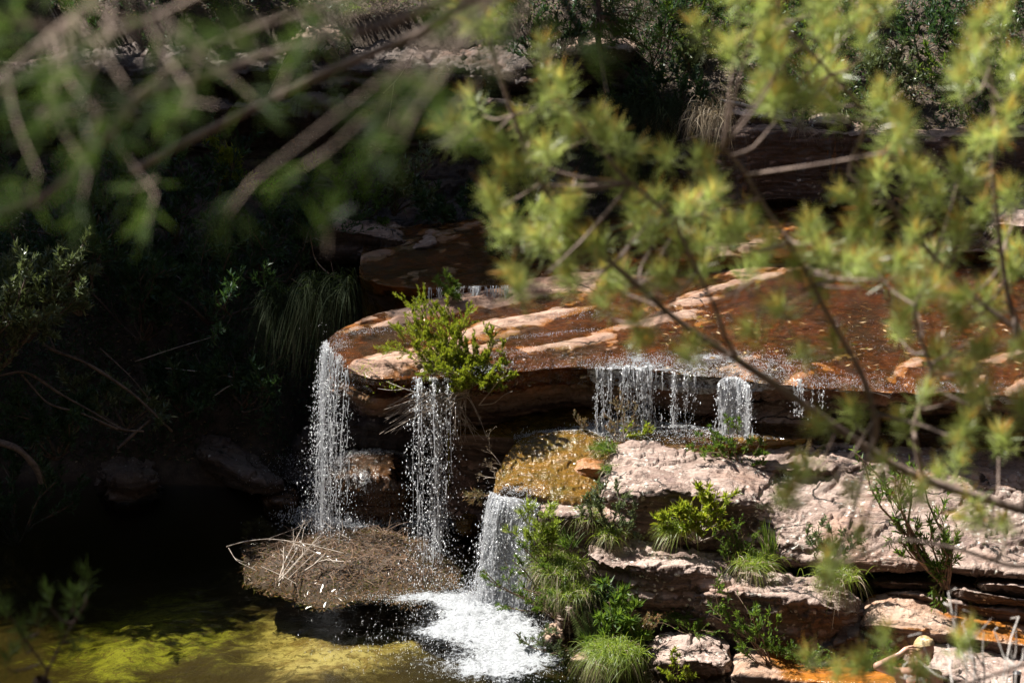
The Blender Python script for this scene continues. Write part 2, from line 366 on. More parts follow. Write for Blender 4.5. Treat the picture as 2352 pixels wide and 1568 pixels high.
def ground_h(x, y):
    p = np.stack([x, y, 0*x], -1)
    near = 7.55 - 0.50*y - 0.25 + 0.15*fbm(p, 0.5, 3)
    pool = -1.05 + 0.25*fbm(p, 0.55, 3)
    u, v = proj(np.stack([x, y, 0*x - 0.3], -1))
    sh = np.exp(-((u-800)/420)**2 - ((v-1490)/110)**2)*0.45 + np.exp(-((u-350)/330)**2 - ((v-1500)/95)**2)*0.3 + np.exp(-((u-800)/260)**2 - ((v-1300)/90)**2)*0.35
    pool = -0.66 + .24*np.exp(-((u-820)/330)**2) + 0.08*fbm(p, 0.6, 3) + 0.05*fbm(p, 2.2, 4) + .02*fbm(p, 7, 3) - .12*sstep(20.8, 23.2, y)*sstep(-.5, -1.5, x)
    pool = np.where(x < 0.4, np.minimum(pool, -0.2), pool + sstep(0.4, 1.6, x)*0.5)
    bank = np.clip((y-23.0)*0.8, 0, 1.9) - 1.0
    left = sstep(-1.9, -2.7, x)
    lowr = -1.0 + sstep(24.6, 26.2, y)*2.8
    mid = pool + left*np.clip(bank+1.0, 0, 3)*1.25 + (1-left)*(np.maximum(pool, lowr)-pool)
    y0 = 26.4 + 1.9*sstep(2.2, 1.0, x); hill = 3.1 + 0.55*(y-26.4) + 0.15*fbm(p, 0.7, 3)
    h = np.where(y > y0, np.maximum(hill, mid), mid)
    h = np.where(y < 18.6, np.maximum(near, h), h)
    h = h + np.clip(-5.3-x, 0, 60)*0.85 + np.clip(x-8, 0, 60)*1.2 + np.clip(-1.5-y, 0, 60)*0.8 + np.clip(y-33, 0, 60)*0.5  # slopes beyond the view steepened to block sky light
    h = np.minimum(h, 30 + 3*fbm(p, 0.05, 2))
    return h
def nonuni(a, b, lo, hi, step, far):
    c = np.arange(lo, hi+1e-6, step); l = lo - np.geomspace(step, lo-a, far)[::-1]; r = hi + np.geomspace(step, b-hi, far)
    return np.concatenate([l, c, r])
gx = nonuni(-300, 300, -9, 8, 0.07, 28); gy = nonuni(-300, 300, 14, 33, 0.07, 28)
GX, GY = np.meshgrid(gx, gy, indexing='ij'); GZ = ground_h(GX, GY)
m, nt, out = M('earth'); b = NB(nt); pos = b.pos(); pr = b.n('ShaderNodeBsdfPrincipled'); b.L(pr.outputs[0], out.inputs[0]); pr.inputs['Roughness'].default_value = 0.9
ec = b.mix(b.rng(b.noise(pos, 7, 6, 0.75), 0.4, 0.62), (0.035, 0.025, 0.018), (0.085, 0.06, 0.042))
ec = b.mix(b.rng(b.noise(pos, 60, 3, 0.7), 0.58, 0.72), ec, (0.16, 0.12, 0.09))
sandm = b.attr('sand'); bn = b.noise(b.mapp(pos, (1, 1.8, 1), (0, 0, .6)), 2.2, 8, 0.78, 0.5)
sc_ = b.mix(b.rng(bn, 0.42, 0.62), b.mix(b.attr('algae'), (0.56, 0.45, 0.28), (0.36, 0.36, 0.07)), b.mix(b.attr('algae'), (0.20, 0.12, 0.05), (0.07, 0.07, 0.02)))
sc_ = b.mix(b.rng(b.noise(pos, 13, 6, 0.8, 0.5), 0.50, 0.60), sc_, (0.15, 0.11, 0.045))
bc = b.mix(b.rng(b.math('ADD', sandm, b.math('MULTIPLY', b.math('SUBTRACT', b.noise(b.mapp(pos, (1, 1.5, 1)), 2.4, 8, 0.74, 0.5), 0.5), 1.9)), 0.22, 0.80), (0.045, 0.026, 0.014), sc_)
b.L(b.mix(b.attr('bed'), ec, bc), pr.inputs['Base Color'])
b.L(b.bump(b.noise(pos, 12, 6, 0.75), 0.8, 0.05), pr.inputs['Normal'])
M_ground = m
gu, gv = proj(np.stack([GX, GY, GZ], -1))
sand = np.exp(-((gu-790)/200)**2 - ((gv-1470-.16*(790-gu))/80)**2)*1.3 + np.exp(-((gu-330)/210)**2 - ((gv-1465-.22*(330-gu))/80)**2)*1.1 + np.exp(-((gu-640)/90)**2-((gv-1215)/40)**2)*0.7 + np.exp(-((gu-1100)/200)**2-((gv-1300)/60)**2)*0.7
g_o = mesh('ground', np.stack([GX, GY, GZ], -1).reshape(-1, 3), grid_quads(len(gx), len(gy)), mat=M_ground, attrs={'sand': sand*(GY < 26), 'algae': sstep(640, 470, gu + 60*fbm(np.stack([GX, GY, GZ*0], -1), 1.5, 3)), 'bed': (1-sstep(-0.02, 0.10, GZ))})
tag(g_o, kind='structure')

# ---- main shelf: columns (u, lip v, lip z, back v, back z)
COL = [(752, 792, 1.95, 782, 1.955), (775, 808, 1.93, 760, 1.96), (810, 840, 1.92, 742, 1.97), (850, 862, 1.91, 722, 1.98), (950, 856, 1.90, 697, 2.0),
       (1050, 848, 1.92, 672, 2.05), (1170, 836, 1.93, 652, 2.08), (1300, 826, 1.93, 636, 2.11), (1450, 832, 1.92, 616, 2.10), (1600, 845, 1.90, 600, 2.10),
       (1750, 862, 1.90, 592, 2.12), (1900, 876, 1.89, 590, 2.12), (2100, 892, 1.88, 585, 2.12), (2480, 905, 1.88, 575, 2.15)]
def colpts(c):
    u, lv, lz, bv, bz = c
    lip = Z(u, lv, lz); back = Z(u, bv, bz); x = lip[0]
    back[0] = back[0]
    pts = [back + np.array([0, 0.05, -0.5]), back + np.array([0, 0.0, -0.04])]
    for f in (0.12, 0.4, 0.7, 0.93): pts.append(back*(1-f) + lip*f + np.array([0, 0, 0.015]))
    pts.append(lip + np.array([0, 0, -0.02]))
    if u < 1040: face = [(0.02, -0.10), (0.10, -0.20), (0.06, -0.26), (0.14, -0.40), (0.30, -0.50), (1.5, -0.62), (1.8, -1.9)]
    elif u < 1750: face = [(0.03, -0.06), (0.06, -0.16), (0.09, -0.26), (0.14, -0.38), (0.24, -0.50), (0.50, -0.58), (0.60, -1.9)]
    else: face = [(0.03, -0.05), (0.06, -0.09), (0.10, -0.14), (0.14, -0.22), (0.24, -0.30), (0.50, -0.38), (0.60, -1.9)]
    for dy, dz in face: pts.append(lip + np.array([0, dy, dz]))
    return pts
C = np.array([colpts(c) for c in COL]); NU = 520
top = crom(crom(C[:, :7], NU, 0), 230, 1); fac = crom(crom(C[:, 6:], NU, 0), 150, 1)
BUMPS = [(1200, 668, 230, 18, 0.13), (1080, 700, 120, 14, 0.06), (1330, 650, 160, 12, 0.06), (1130, 745, 150, 20, 0.07), (980, 812, 190, 24, 0.065), (1290, 718, 170, 10, 0.05), (860, 840, 60, 14, 0.05), (930, 738, 130, 9, 0.05),
         (1350, 780, 120, 14, 0.045), (1500, 740, 120, 9, 0.05), (1620, 690, 70, 7, 0.05), (1450, 612, 170, 8, 0.07), (1640, 604, 120, 6, 0.06), (1250, 800, 100, 12, 0.03), (1420, 800, 60, 10, 0.03), (1560, 722, 60, 7, 0.05), (1780, 655, 60, 4, 0.05), (1870, 700, 50, 4, 0.03),
         (820, 775, 110, 12, -0.06), (1250, 765, 200, 8, -0.04), (1500, 780, 160, 14, -0.04), (1600, 655, 150, 9, -0.04), (1900, 740, 320, 80, -0.05), (1350, 620, 90, 8, -0.05)]
def shelf_top(Pt):
    u, v = proj(Pt)
    ang = math.radians(-8); h = 0*u
    for (bu, bv, ru, rv, a) in BUMPS:
        du = (u-bu); dv = (v-bv) + du*0.16
        h = h + .66*a*np.exp(-(du/ru)**2 - (dv/rv)**2)
    x, y = Pt[..., 0], Pt[..., 1]
    q = np.stack([(x*0.75+y*0.66)*0.55, (x*0.66-y*0.75)*2.4, 0*x], -1)
    h = h + 0.026*fbm(q, 1.0, 4, off=2.0) + 0.013*np.sign(fbm(q, 2.6, 2, off=9))*np.abs(fbm(q, 2.6, 2, off=9))**0.5 + 0.008*fbm(Pt, 9, 3)
    return h - 0.014
def lipj(x): q = np.stack([x, 0*x, 0*x], -1); return 0.10*fbm(q, 1.6, 3, off=4) + 0.05*fbm(q, 6.5, 3, off=8)
top[..., 1] += lipj(top[..., 0])*sstep(.7, 1, np.linspace(0, 1, 230))[None, :]; fac[..., 1] += lipj(fac[..., 0])
_rl = sstep(.90, 1, np.linspace(0, 1, 230))[None, :]; top[..., 2] -= .035*_rl; fac[..., 2] -= .035*(1-sstep(0, .12, np.linspace(0, 1, 150)))[None, :]
hT = shelf_top(top)
lipf = np.linspace(0, 1, 230)[None, :]
water = top.copy()
rockT = top.copy(); rockT[..., 2] += hT * (1 - 0.5*sstep(0.9, 1.0, lipf))
nF = gnormals(fac); 
fd = rock_disp(fac, nF, 0.9, 3.0, 1.5) * sstep(0, 0.08, np.linspace(0, 1, 150))[None, :]
sgn = np.sign((nF[..., 1] * -1).mean())
rockF = fac + sgn*nF*fd[..., None]; rockF[..., 2] += (hT[:, -1]*0.5)[:, None] * (1 - sstep(0, 0.15, np.linspace(0, 1, 150)))[None, :]
S = np.concatenate([rockT, rockF[:, 1:]], 1)
wetT = 1 - sstep(-0.004, 0.022, rockT[..., 2]-top[..., 2] + 0.01*fbm(top, 5, 3)); wetT = np.maximum(wetT, 0.85*np.clip(sstep(0.93, 0.99, lipf) * sstep(1080, 1250, proj(top)[0]), 0, 1))
wetF = np.tile((1-sstep(0.03, 0.2, np.linspace(0, 1, 149)))[None, :], (NU, 1))*0.9
o = mesh('rock_shelf', S.reshape(-1, 3), grid_quads(NU, S.shape[1])[:, ::-1], mat=MR_top, attrs={'wet': np.concatenate([wetT, wetF], 1)}); tag(o, kind='structure')
# water film on the shelf, rounding over the lip
wf = water.copy(); fw = rockF[:, 1:16] + np.array([0, -0.012, 0.004])
uu, vv = proj(wf)
rip = 0.006*fbm(wf, 14, 2) + 0.006*fbm(wf, 6, 2)
wf[..., 2] += rip + 0.002
gate = sstep(0.0, 1.0, 1)
WF = np.concatenate([wf, fw], 1)
foam_glint = 1.0*sstep(0.87, 1.0, np.linspace(0, 1, WF.shape[1]))[None, :] * (0.35 + 0.65*(vnoise(WF*2.1) > -0.2))
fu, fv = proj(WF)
foam_glint = foam_glint*0.9*sstep(1120, 1250, fu) + 0.9*np.exp(-((fu-1030)/70)**2 - ((fv-815)/40)**2) + 0.5*np.exp(-((fu-800)/90)**2-((fv-745-(820-fu)*0.45)/12)**2) + 0.95*np.exp(-((fu-1560)/330)**2-((fv-824)/24)**2)*(.55+.6*vnoise(WF*5))  # lip froth widened into a white band of painted sun glints
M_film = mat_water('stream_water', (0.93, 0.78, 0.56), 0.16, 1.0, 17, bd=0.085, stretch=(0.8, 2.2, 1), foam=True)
o = mesh('stream_water', WF.reshape(-1, 3), grid_quads(NU, WF.shape[1])[:, ::-1], mat=M_film, attrs={'foam': foam_glint}); tag(o, kind='structure')

# ---- upper shelf (behind left) with its own step of water
UC = [(826, 628, 2.19, 612, 2.2), (870, 650, 2.17, 604, 2.2), (930, 655, 2.17, 598, 2.21), (1000, 656, 2.17, 590, 2.22), (1080, 656, 2.18, 582, 2.23), (1180, 650, 2.19, 576, 2.25), (1260, 636, 2.2, 574, 2.27), (1400, 612, 2.22, 570, 2.28), (1700, 588, 2.24, 556, 2.3), (2480, 575, 2.26, 535, 2.32)]
def ucol(c):
    u, lv, lz, bv, bz = c; lip = Z(u, lv, lz); back = Z(u, bv, bz)
    pts = [back + np.array([0, 1.2, 0.05])] + [back*(1-f)+lip*f for f in (0, .33, .66, .92)] + [lip + np.array([0, 0, -.01])]
    for dy, dz in ((0.03, -.05), (0.08, -.14), (0.2, -.2), (0.3, -.5), (0.35, -1.5)): pts.append(lip + np.array([0, dy, dz]))
    return pts
C = np.array([ucol(c) for c in UC]); T = crom(crom(C, 360, 0), 170, 1)
ht = sstep(0.0, 0.1, np.linspace(1, 0, 170))[None, :]
q = np.stack([(T[..., 0]*0.75+T[..., 1]*0.66)*0.5, (T[..., 0]*0.66-T[..., 1]*0.75)*2.0, T[..., 2]*4], -1)
hh = 0.035*fbm(q, 1.2, 4, off=5) + 0.012*fbm(T, 8, 3) - 0.01
R = T.copy(); R[..., 2] += hh
wet = 1 - sstep(0.0, 0.03, hh)
o = mesh('rock_ledge', R.reshape(-1, 3), grid_quads(360, 170)[:, ::-1], mat=MR_top, attrs={'wet': wet}); tag(o, kind='structure')
k = 100; wf = T[:, :k].copy(); wf[..., 2] += 0.004 + 0.005*fbm(wf, 12, 2)
fu, fv = proj(wf)
o = mesh('upper_stream_water', wf.reshape(-1, 3), grid_quads(360, k)[:, ::-1], mat=M_film, attrs={'foam': 0.5*np.exp(-((fu-1340)/60)**2-((fv-588)/12)**2) + 0.3*sstep(0.75, 1, np.linspace(0, 1, k))[None, :]}); tag(o, kind='structure')

# ---- cliffs behind
def sheet(name, cols, mat, nu, nv, amp=1.0, seed=0, strata=1.0, wet=0.0, extra=None):
    C = np.array([[P(*q) for q in c] for c in cols]); G = crom(crom(C, nu, 0), nv, 1)
    n = gnormals(G)
    if n[..., 1].mean() > 0: n = -n
    d = rock_disp(G, n, amp, seed, strata)
    if extra is not None: d = d + extra(G, n)
    G = G + n*d[..., None]
    return mesh(name, G.reshape(-1, 3), grid_quads(nu, nv)[:, ::-1], mat=mat, attrs={'wet': np.full(G.shape[:2], wet)}), G
def rc(u, dv=0, dY=0.0, gap=478):
    return [(u, 268+dv, 27.4+dY), (u, 288+dv, 26.5+dY), (u, 299+dv, 26.1+dY), (u, 306+dv, 26.0+dY), (u, 360+dv, 26.02+dY), (u, 420+dv, 26.05+dY), (u, 462+dv, 26.05+dY), (u, gap-6, 26.2+dY), (u, gap+4, 26.5+dY), (u, gap+14, 26.1+dY), (u, gap+22, 25.9+dY), (u, 545, 25.85+dY), (u, 640, 25.9+dY)]
cols = [rc(1490, 30, 0.8), rc(1560, 20, 0.5), rc(1640, 4, 0.15, 470), rc(1668, 0, -0.05, 470), rc(1750, 0, 0, 470), rc(1850, 2, 0.0, 474), rc(1958, 2, 0, 482), rc(2050, 6, 0.0, 486), rc(2200, 10, -0.15, 492), (rc(2500, 12, -0.3, 500))]
o, _ = sheet('cliff', cols, MR_cliff, 300, 260, 0.7, 31, 0.35); tag(o, kind='structure')
def lc(u, a=0, dY=0.0):
    return [(u, 60+a, 29.5+dY), (u, 120+a, 27.9+dY), (u, 150+a, 27.3+dY), (u, 185+a, 27.25+dY), (u, 225, 27.6+dY), (u, 238, 27.0+dY), (u, 252, 26.9+dY), (u, 300, 27.25+dY), (u, 350, 27.3+dY), (u, 400, 27.1+dY), (u, 450, 26.9+dY), (u, 500, 26.6+dY), (u, 600, 26.0+dY)]
cols = [lc(-80, 20, 0.2), lc(300, 10, 0.1), lc(480, 0, 0), lc(600, -10, 0.1), lc(720, 0, -0.15), lc(850, 10, 0.1), lc(1000, 0, 0.0), lc(1150, 10, 0.2), lc(1300, -10, 0.0), lc(1420, 20, 0.1), lc(1500, 40, 0.2), lc(1600, 60, 0.6)]
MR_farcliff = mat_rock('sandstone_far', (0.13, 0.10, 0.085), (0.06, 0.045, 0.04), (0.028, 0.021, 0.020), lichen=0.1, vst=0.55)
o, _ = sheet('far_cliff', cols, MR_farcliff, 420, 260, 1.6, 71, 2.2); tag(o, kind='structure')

# ---- mid shelf with flowing water (right), stepped under the main lip
def slabcols(rows, mat, name, wetf, nu=300, nv=170, seed=0, amp=0.6):
    C = np.array([[np.array(Z(*q)) if len(q) == 3 else P(q[0], q[1], q[3]) for q in r] for r in rows])
    G = crom(crom(C, nu, 0), nv, 1); n = gnormals(G)
    if n[..., 2].mean() < 0: n = -n
    G = G + n*(rock_disp(G, n, amp, seed, 0.8))[..., None]
    return mesh(name, G.reshape(-1, 3), grid_quads(nu, nv)[:, ::-1], mat=mat, attrs={'wet': wetf(G)}), G
def mc(u, bv, bz, fv, fz):
    a = Z(u, bv, bz); f = Z(u, fv, fz); Yf = f[1]
    w = lambda q: q
    return [a + [0, .5, .0], a, a*.66+f*.34, a*.3+f*.7, f, f + [0, .02, -.06], f + [0, .1, -.2], f + [0, .3, -.4], f + [0, .4, -1.5]]
rows = [mc(1180, 962, 1.24, 1012, 1.2), mc(1250, 958, 1.25, 1006, 1.22), mc(1350, 955, 1.26, 1008, 1.23), mc(1440, 950, 1.30, 1022, 1.26), mc(1500, 942, 1.34, 1030, 1.28), mc(1620, 928, 1.38, 1030, 1.28), mc(1760, 912, 1.42, 1010, 1.3), mc(1950, 905, 1.45, 1000, 1.33), mc(2200, 915, 1.48, 990, 1.36), mc(2500, 920, 1.5, 985, 1.4)]
C = np.array(rows); G = crom(crom(C, 330, 0), 150, 1); n = gnormals(G); n = -n if n[..., 2].mean() < 0 else n
G0 = G.copy(); G = G + n*(rock_disp(G, n, 0.45, 41, 0.6))[..., None]
o = mesh('rock_step', G.reshape(-1, 3), grid_quads(330, 150)[:, ::-1], mat=MR_wet, attrs={'wet': np.full(G.shape[:2], 1.0)}); tag(o, kind='structure')
fu, fv = proj(G0[:, :100]); wf = G0[:, :100] + np.array([0, 0, 0.012]); wf[..., 2] += 0.006*fbm(wf, 13, 2)
fo = 1.1*np.exp(-((fu-1380)/95)**2-((fv-985)/16)**2) + 0.8*np.exp(-((fu-1640)/70)**2-((fv-925)/14)**2) + 0.6*np.exp(-((fu-1250)/80)**2-((fv-1000)/12)**2) + 0.5*np.exp(-((fu-1480)/60)**2-((fv-955)/12)**2)
o = mesh('step_water', wf.reshape(-1, 3), grid_quads(330, 100)[:, ::-1], mat=M_film, attrs={'foam': fo}); tag(o, kind='structure')

# ---- pool
x = np.arange(-9.0, 3.6, 0.028); y = np.concatenate([np.arange(15.0, 18.6, 0.15), np.arange(18.6, 24.9, 0.024)])
X, Y = np.meshgrid(x, y, indexing='ij'); Zp = 0*X
fu, fv = proj(np.stack([X, Y, Zp], -1))
def blob(u, v, ru, rv): return np.exp(-((fu-u)/ru)**2-((fv-v)/rv)**2)
foam = 1.35*blob(1110, 1432, 125, 42) + .85*blob(1170, 1480, 110, 45) + .95*blob(985, 1374, 115, 16) + 0.8*blob(1130, 1545, 110, 32) + 0.7*blob(1010, 1455, 90, 16) + 1.0*blob(830, 1200, 130, 22) + 0.9*blob(985, 1195, 60, 26) + 0.5*blob(1230, 1520, 80, 30) + 0.4*blob(1000, 1520, 160, 40) + 0.6*blob(1060, 1395, 60, 20)
pp = np.stack([X, Y, Zp], -1)
amp = np.clip(foam, 0, 1)
Zp = 0.010*fbm(pp, 5, 3)*(0.15+np.exp(-((fu-1050)/450)**2-((fv-1400)/260)**2)) + amp*(0.035*np.abs(fbm(pp, 9, 3)) + 0.03*np.abs(fbm(pp, 24, 2))) + 0.10*np.clip(blob(1110, 1415, 80, 22), 0, 1)
Vt = np.stack([X, Y, Zp], -1).reshape(-1, 3); nx, ny = len(x), len(y); Q = grid_quads(nx, ny)
bidx = np.concatenate([np.arange(nx)*ny, (nx-1)*ny+np.arange(1, ny), np.arange(nx-2, -1, -1)*ny+ny-1, np.arange(ny-2, 0, -1)])
nb = len(bidx); Vb = Vt[bidx].copy(); Vb[:, 2] = -4.0; base = len(Vt)
Qs = np.stack([bidx, base+np.arange(nb), base+(np.arange(nb)+1) % nb, np.roll(bidx, -1)], -1)
cidx = base+nb; Vc = np.array([[0, 19, -4.0]]); Tb = np.stack([np.full(nb, cidx), base+(np.arange(nb)+1) % nb, base+np.arange(nb)], -1)
fo = np.concatenate([foam.ravel(), np.zeros(nb+1)])
M_pool = mat_water('pool_water', (1, 1, 1), 0.1, 0.16, 8, dens=1.45, stretch=(1.0, 2.6, 1), absorb=(0.64, 0.64, 0.24), foam=True)
o = mesh('pool_water', np.concatenate([Vt, Vb, Vc]), np.concatenate([Q, Qs[:, ::-1]])[:, ::1], Tb, M_pool, attrs={'foam': fo}); tag(o, kind='structure')
bm_ = None
# ------------------------------------------------------------------ boulders (closed lofts; ring = back-bottom, back-top, top, front-top, front-mid, front-bottom, under)
def boulder(label, st, mat, name='boulder', group=None, **kw):
    o = rock(name, st, mat, **kw); tag(o, label, 'rock', group); return o
def ring(u, bt, tp, ft, md, bb, Yb, Yf, under=0.25, du=0):
    return [(u, bb, Yb), (u+du, bt, Yb), (u+du*.7, tp, Yb*.5+Yf*.5), (u+du*.4, ft, Yf), (u+du*.1, md, Yf+0.02), (u, bb, Yf+0.08), (u, bb+8, Yf+under+0.2)]
boulder('big pale boulder above the front fall, its left end beside the brown wet rock',
 [[(1346, 1200, 21.3), (1394, 1035, 21.3), (1390, 1050, 21.1), (1384, 1090, 20.85), (1362, 1150, 20.75), (1342, 1215, 20.75), (1350, 1235, 20.95)],
  [(1400, 1190, 21.6), (1412, 1010, 21.5), (1404, 1050, 21.1), (1396, 1112, 20.7), (1382, 1160, 20.66), (1372, 1228, 20.68), (1375, 1245, 21.0)],
  ring(1470, 1015, 1060, 1118, 1175, 1240, 21.6, 20.55, du=8), ring(1560, 1038, 1072, 1122, 1185, 1255, 21.6, 20.5), ring(1680, 1050, 1085, 1138, 1205, 1268, 21.6, 20.45),
  [(1800, 1290, 21.6), (1800, 1052, 21.6), (1800, 1100, 21.2), (1800, 1158, 20.75), (1800, 1225, 20.48), (1800, 1290, 20.42), (1800, 1298, 20.9)]]
 + [[(u, bb, 21.6), (u, bt, 21.5), (u, bt+60, 21.1), (u, f, 20.75), (u, md, 20.35), (u, bb, yb), (u, bb+8, yb+.7)] for u, bt, f, md, bb, yb in ((1950, 1056, 1165, 1238, 1300, 20.2), (2130, 1066, 1172, 1250, 1302, 20.05), (2260, 1080, 1185, 1262, 1312, 19.95), (2460, 1092, 1205, 1280, 1335, 19.85))],
 MR_pale, nl=420, nr=210, amp=0.8, seed=4, k=9)
boulder('long rounded pale rock rising behind the big boulder, right of the small fall',
 [ring(1525, 1000, 1003, 1006, 1015, 1030, 21.9, 21.75), ring(1570, 975, 985, 1002, 1025, 1055, 22.0, 21.6)]
 + [[(u, b_, 22.1), (u, t_, 22.15), (u, t_+28, 22.0), (u, f_, 21.75), (u, f_+38, 21.52), (u, f_+80, 21.25), (u, b_+10, 21.6)] for u, t_, f_, b_ in ((1640, 948, 1002, 1110), (1740, 922, 1000, 1120), (1860, 912, 1000, 1120), (1990, 925, 1008, 1125), (2140, 960, 1030, 1130), (2300, 985, 1045, 1140), (2470, 1005, 1060, 1150))],
 MR_pale, nl=330, nr=150, amp=0.8, seed=14, k=7)
boulder('overhanging brown slab with white lichen edge beneath the big boulder',
 [[(1338, 1385, 20.7), (1345, 1215, 20.7), (1338, 1228, 20.4), (1328, 1258, 20.05), (1334, 1310, 20.1), (1344, 1350, 20.2), (1350, 1385, 20.5)],
  ring(1400, 1222, 1250, 1280, 1325, 1372, 20.9, 19.98), ring(1480, 1232, 1262, 1300, 1345, 1400, 20.9, 19.88), ring(1560, 1240, 1272, 1308, 1352, 1415, 20.9, 19.85), ring(1640, 1250, 1282, 1320, 1370, 1430, 20.9, 19.85), ring(1700, 1280, 1300, 1335, 1385, 1440, 20.8, 19.9)],
 MR_pale, nl=230, nr=200, amp=0.9, seed=24, k=9, strata=1.6)
boulder('bulging dark brown boulder with pale crown, right of the lichen edged slab',
 [ring(1572, 1395, 1400, 1405, 1412, 1420, 20.0, 19.85), ring(1600, 1338, 1350, 1365, 1395, 1425, 20.3, 19.75), ring(1680, 1322, 1335, 1352, 1400, 1450, 20.4, 19.6), ring(1780, 1322, 1340, 1362, 1420, 1478, 20.4, 19.5), ring(1880, 1330, 1352, 1385, 1440, 1500, 20.3, 19.45), ring(1950, 1345, 1365, 1398, 1430, 1462, 20.2, 19.5), ring(1985, 1370, 1385, 1400, 1412, 1425, 20.0, 19.6)],
 MR_pale, nl=230, nr=200, amp=1.0, seed=34, k=4)
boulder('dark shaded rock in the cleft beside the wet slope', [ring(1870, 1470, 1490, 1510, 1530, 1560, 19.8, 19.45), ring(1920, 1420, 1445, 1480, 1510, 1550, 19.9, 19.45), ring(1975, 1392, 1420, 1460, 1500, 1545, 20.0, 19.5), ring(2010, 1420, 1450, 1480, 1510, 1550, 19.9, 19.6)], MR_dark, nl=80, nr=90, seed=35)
boulder('long wet rock slope with a glistening patch above the woman',
 [ring(1970, 1380, 1400, 1430, 1460, 1500, 20.3, 19.5), ring(2010, 1365, 1388, 1430, 1465, 1510, 20.4, 19.4), ring(2100, 1368, 1395, 1440, 1475, 1510, 20.4, 19.3), ring(2200, 1385, 1412, 1455, 1480, 1510, 20.4, 19.3), ring(2300, 1408, 1432, 1470, 1490, 1520, 20.4, 19.2), ring(2460, 1440, 1460, 1490, 1505, 1530, 20.3, 19.2)],
 MR_orange, nl=240, nr=140, amp=0.6, seed=44, k=7, wetf=lambda G, n: np.clip(sstep(0.0, 0.25, fbm(G, 1.4, 3, off=3.3)+0.1) * (n[..., 2] > 0.2), 0, 1))
boulder('broad smooth pale rock behind the woman, lowest at the right edge',
 [ring(2066, 1480, 1495, 1530, 1560, 1600, 19.5, 19.0), ring(2110, 1463, 1485, 1530, 1570, 1620, 19.6, 18.85), ring(2200, 1478, 1500, 1550, 1590, 1650, 19.6, 18.6), ring(2320, 1490, 1520, 1570, 1610, 1680, 19.6, 18.5), ring(2480, 1525, 1550, 1590, 1620, 1700, 19.5, 18.4)],
 MR_pale, nl=190, nr=150, amp=0.45, seed=54, k=6)
for lab, st, sd_ in (
 ('upper flat slab of the stack under the big boulder overhang', [ring(2236, 1330, 1338, 1345, 1352, 1358, 20.4, 19.95), ring(2262, 1318, 1328, 1338, 1350, 1360, 20.6, 19.85), ring(2340, 1322, 1332, 1342, 1355, 1368, 20.6, 19.8), ring(2460, 1335, 1345, 1355, 1370, 1385, 20.6, 19.75)], 61),
 ('middle flat slab of the stack, poking left past the upper slab', [ring(2175, 1340, 1345, 1350, 1355, 1362, 20.5, 20.0), ring(2200, 1334, 1342, 1350, 1362, 1372, 20.6, 19.9), ring(2290, 1350, 1358, 1366, 1378, 1390, 20.6, 19.8), ring(2450, 1372, 1380, 1388, 1398, 1410, 20.6, 19.7)], 62),
 ('lowest dark slab of the stack beside the orange trickle', [ring(2030, 1350, 1355, 1360, 1368, 1376, 20.7, 20.1), ring(2100, 1345, 1352, 1362, 1372, 1385, 20.8, 20.05), ring(2220, 1368, 1376, 1386, 1398, 1410, 20.7, 19.9), ring(2450, 1398, 1408, 1418, 1430, 1445, 20.7, 19.8)], 63),
 ('thin reddish slab tucked in the shade under the big boulder', [ring(1990, 1325, 1330, 1335, 1342, 1350, 20.9, 20.3), ring(2050, 1322, 1328, 1336, 1346, 1356, 20.9, 20.2), ring(2160, 1325, 1332, 1340, 1350, 1362, 20.9, 20.2), ring(2210, 1335, 1340, 1346, 1352, 1360, 20.9, 20.3)], 64)):
    boulder(lab, st, MR_pale, nl=110, nr=80, amp=0.5, seed=sd_, k=4, group='flat slabs under the big boulder')
_br = boulder('brown rounded rock under flowing water that feeds the front fall',
 [ring(1118, 1100, 1110, 1122, 1160, 1300, 21.3, 20.95, du=14), ring(1150, 1045, 1075, 1112, 1170, 1350, 21.6, 20.85, du=16), ring(1200, 1014, 1060, 1128, 1180, 1390, 21.9, 20.78, du=8), ring(1270, 1004, 1060, 1140, 1190, 1390, 21.9, 20.72), ring(1350, 1004, 1065, 1150, 1195, 1390, 21.9, 20.7), ring(1440, 1010, 1070, 1150, 1200, 1390, 21.8, 20.8)],
 MR_wet, nl=230, nr=260, amp=0.55, seed=74, k=6, wetf=lambda G, n: np.clip(0.35+1.2*np.clip(n[..., 2], 0, 1), 0, 1))
BROWN = _br.name
boulder('small red brown wet stone on the brown rock near the big boulder', [ring(1312, 1062, 1068, 1078, 1095, 1112, 21.35, 21.15), ring(1345, 1052, 1060, 1074, 1095, 1118, 21.4, 21.05), ring(1385, 1056, 1064, 1078, 1098, 1118, 21.4, 21.05), ring(1400, 1066, 1072, 1082, 1095, 1110, 21.3, 21.15)], MR_orange, nl=50, nr=60, amp=0.3, seed=75, wetf=lambda G, n: np.full(G.shape[:2], .6))
boulder('pinkish square block at the edge of the front fall, grass on its right', [ring(1234, 1150, 1158, 1180, 1215, 1240, 20.9, 20.45, du=4), ring(1270, 1148, 1158, 1182, 1220, 1250, 20.9, 20.4), ring(1320, 1150, 1160, 1186, 1225, 1260, 20.9, 20.4), ring(1370, 1155, 1165, 1190, 1230, 1270, 20.9, 20.4)], MR_pale, nl=80, nr=110, amp=0.4, seed=76, k=10)
boulder('pale wall of rock under the left end of the big boulder', [ring(1310, 1200, 1205, 1215, 1230, 1260, 20.9, 20.55), ring(1345, 1155, 1165, 1190, 1220, 1260, 21.0, 20.5, du=10), ring(1400, 1150, 1165, 1190, 1220, 1260, 21.0, 20.5), ring(1460, 1160, 1175, 1195, 1225, 1265, 20.95, 20.5)], MR_pale, nl=80, nr=90, amp=0.5, seed=77)
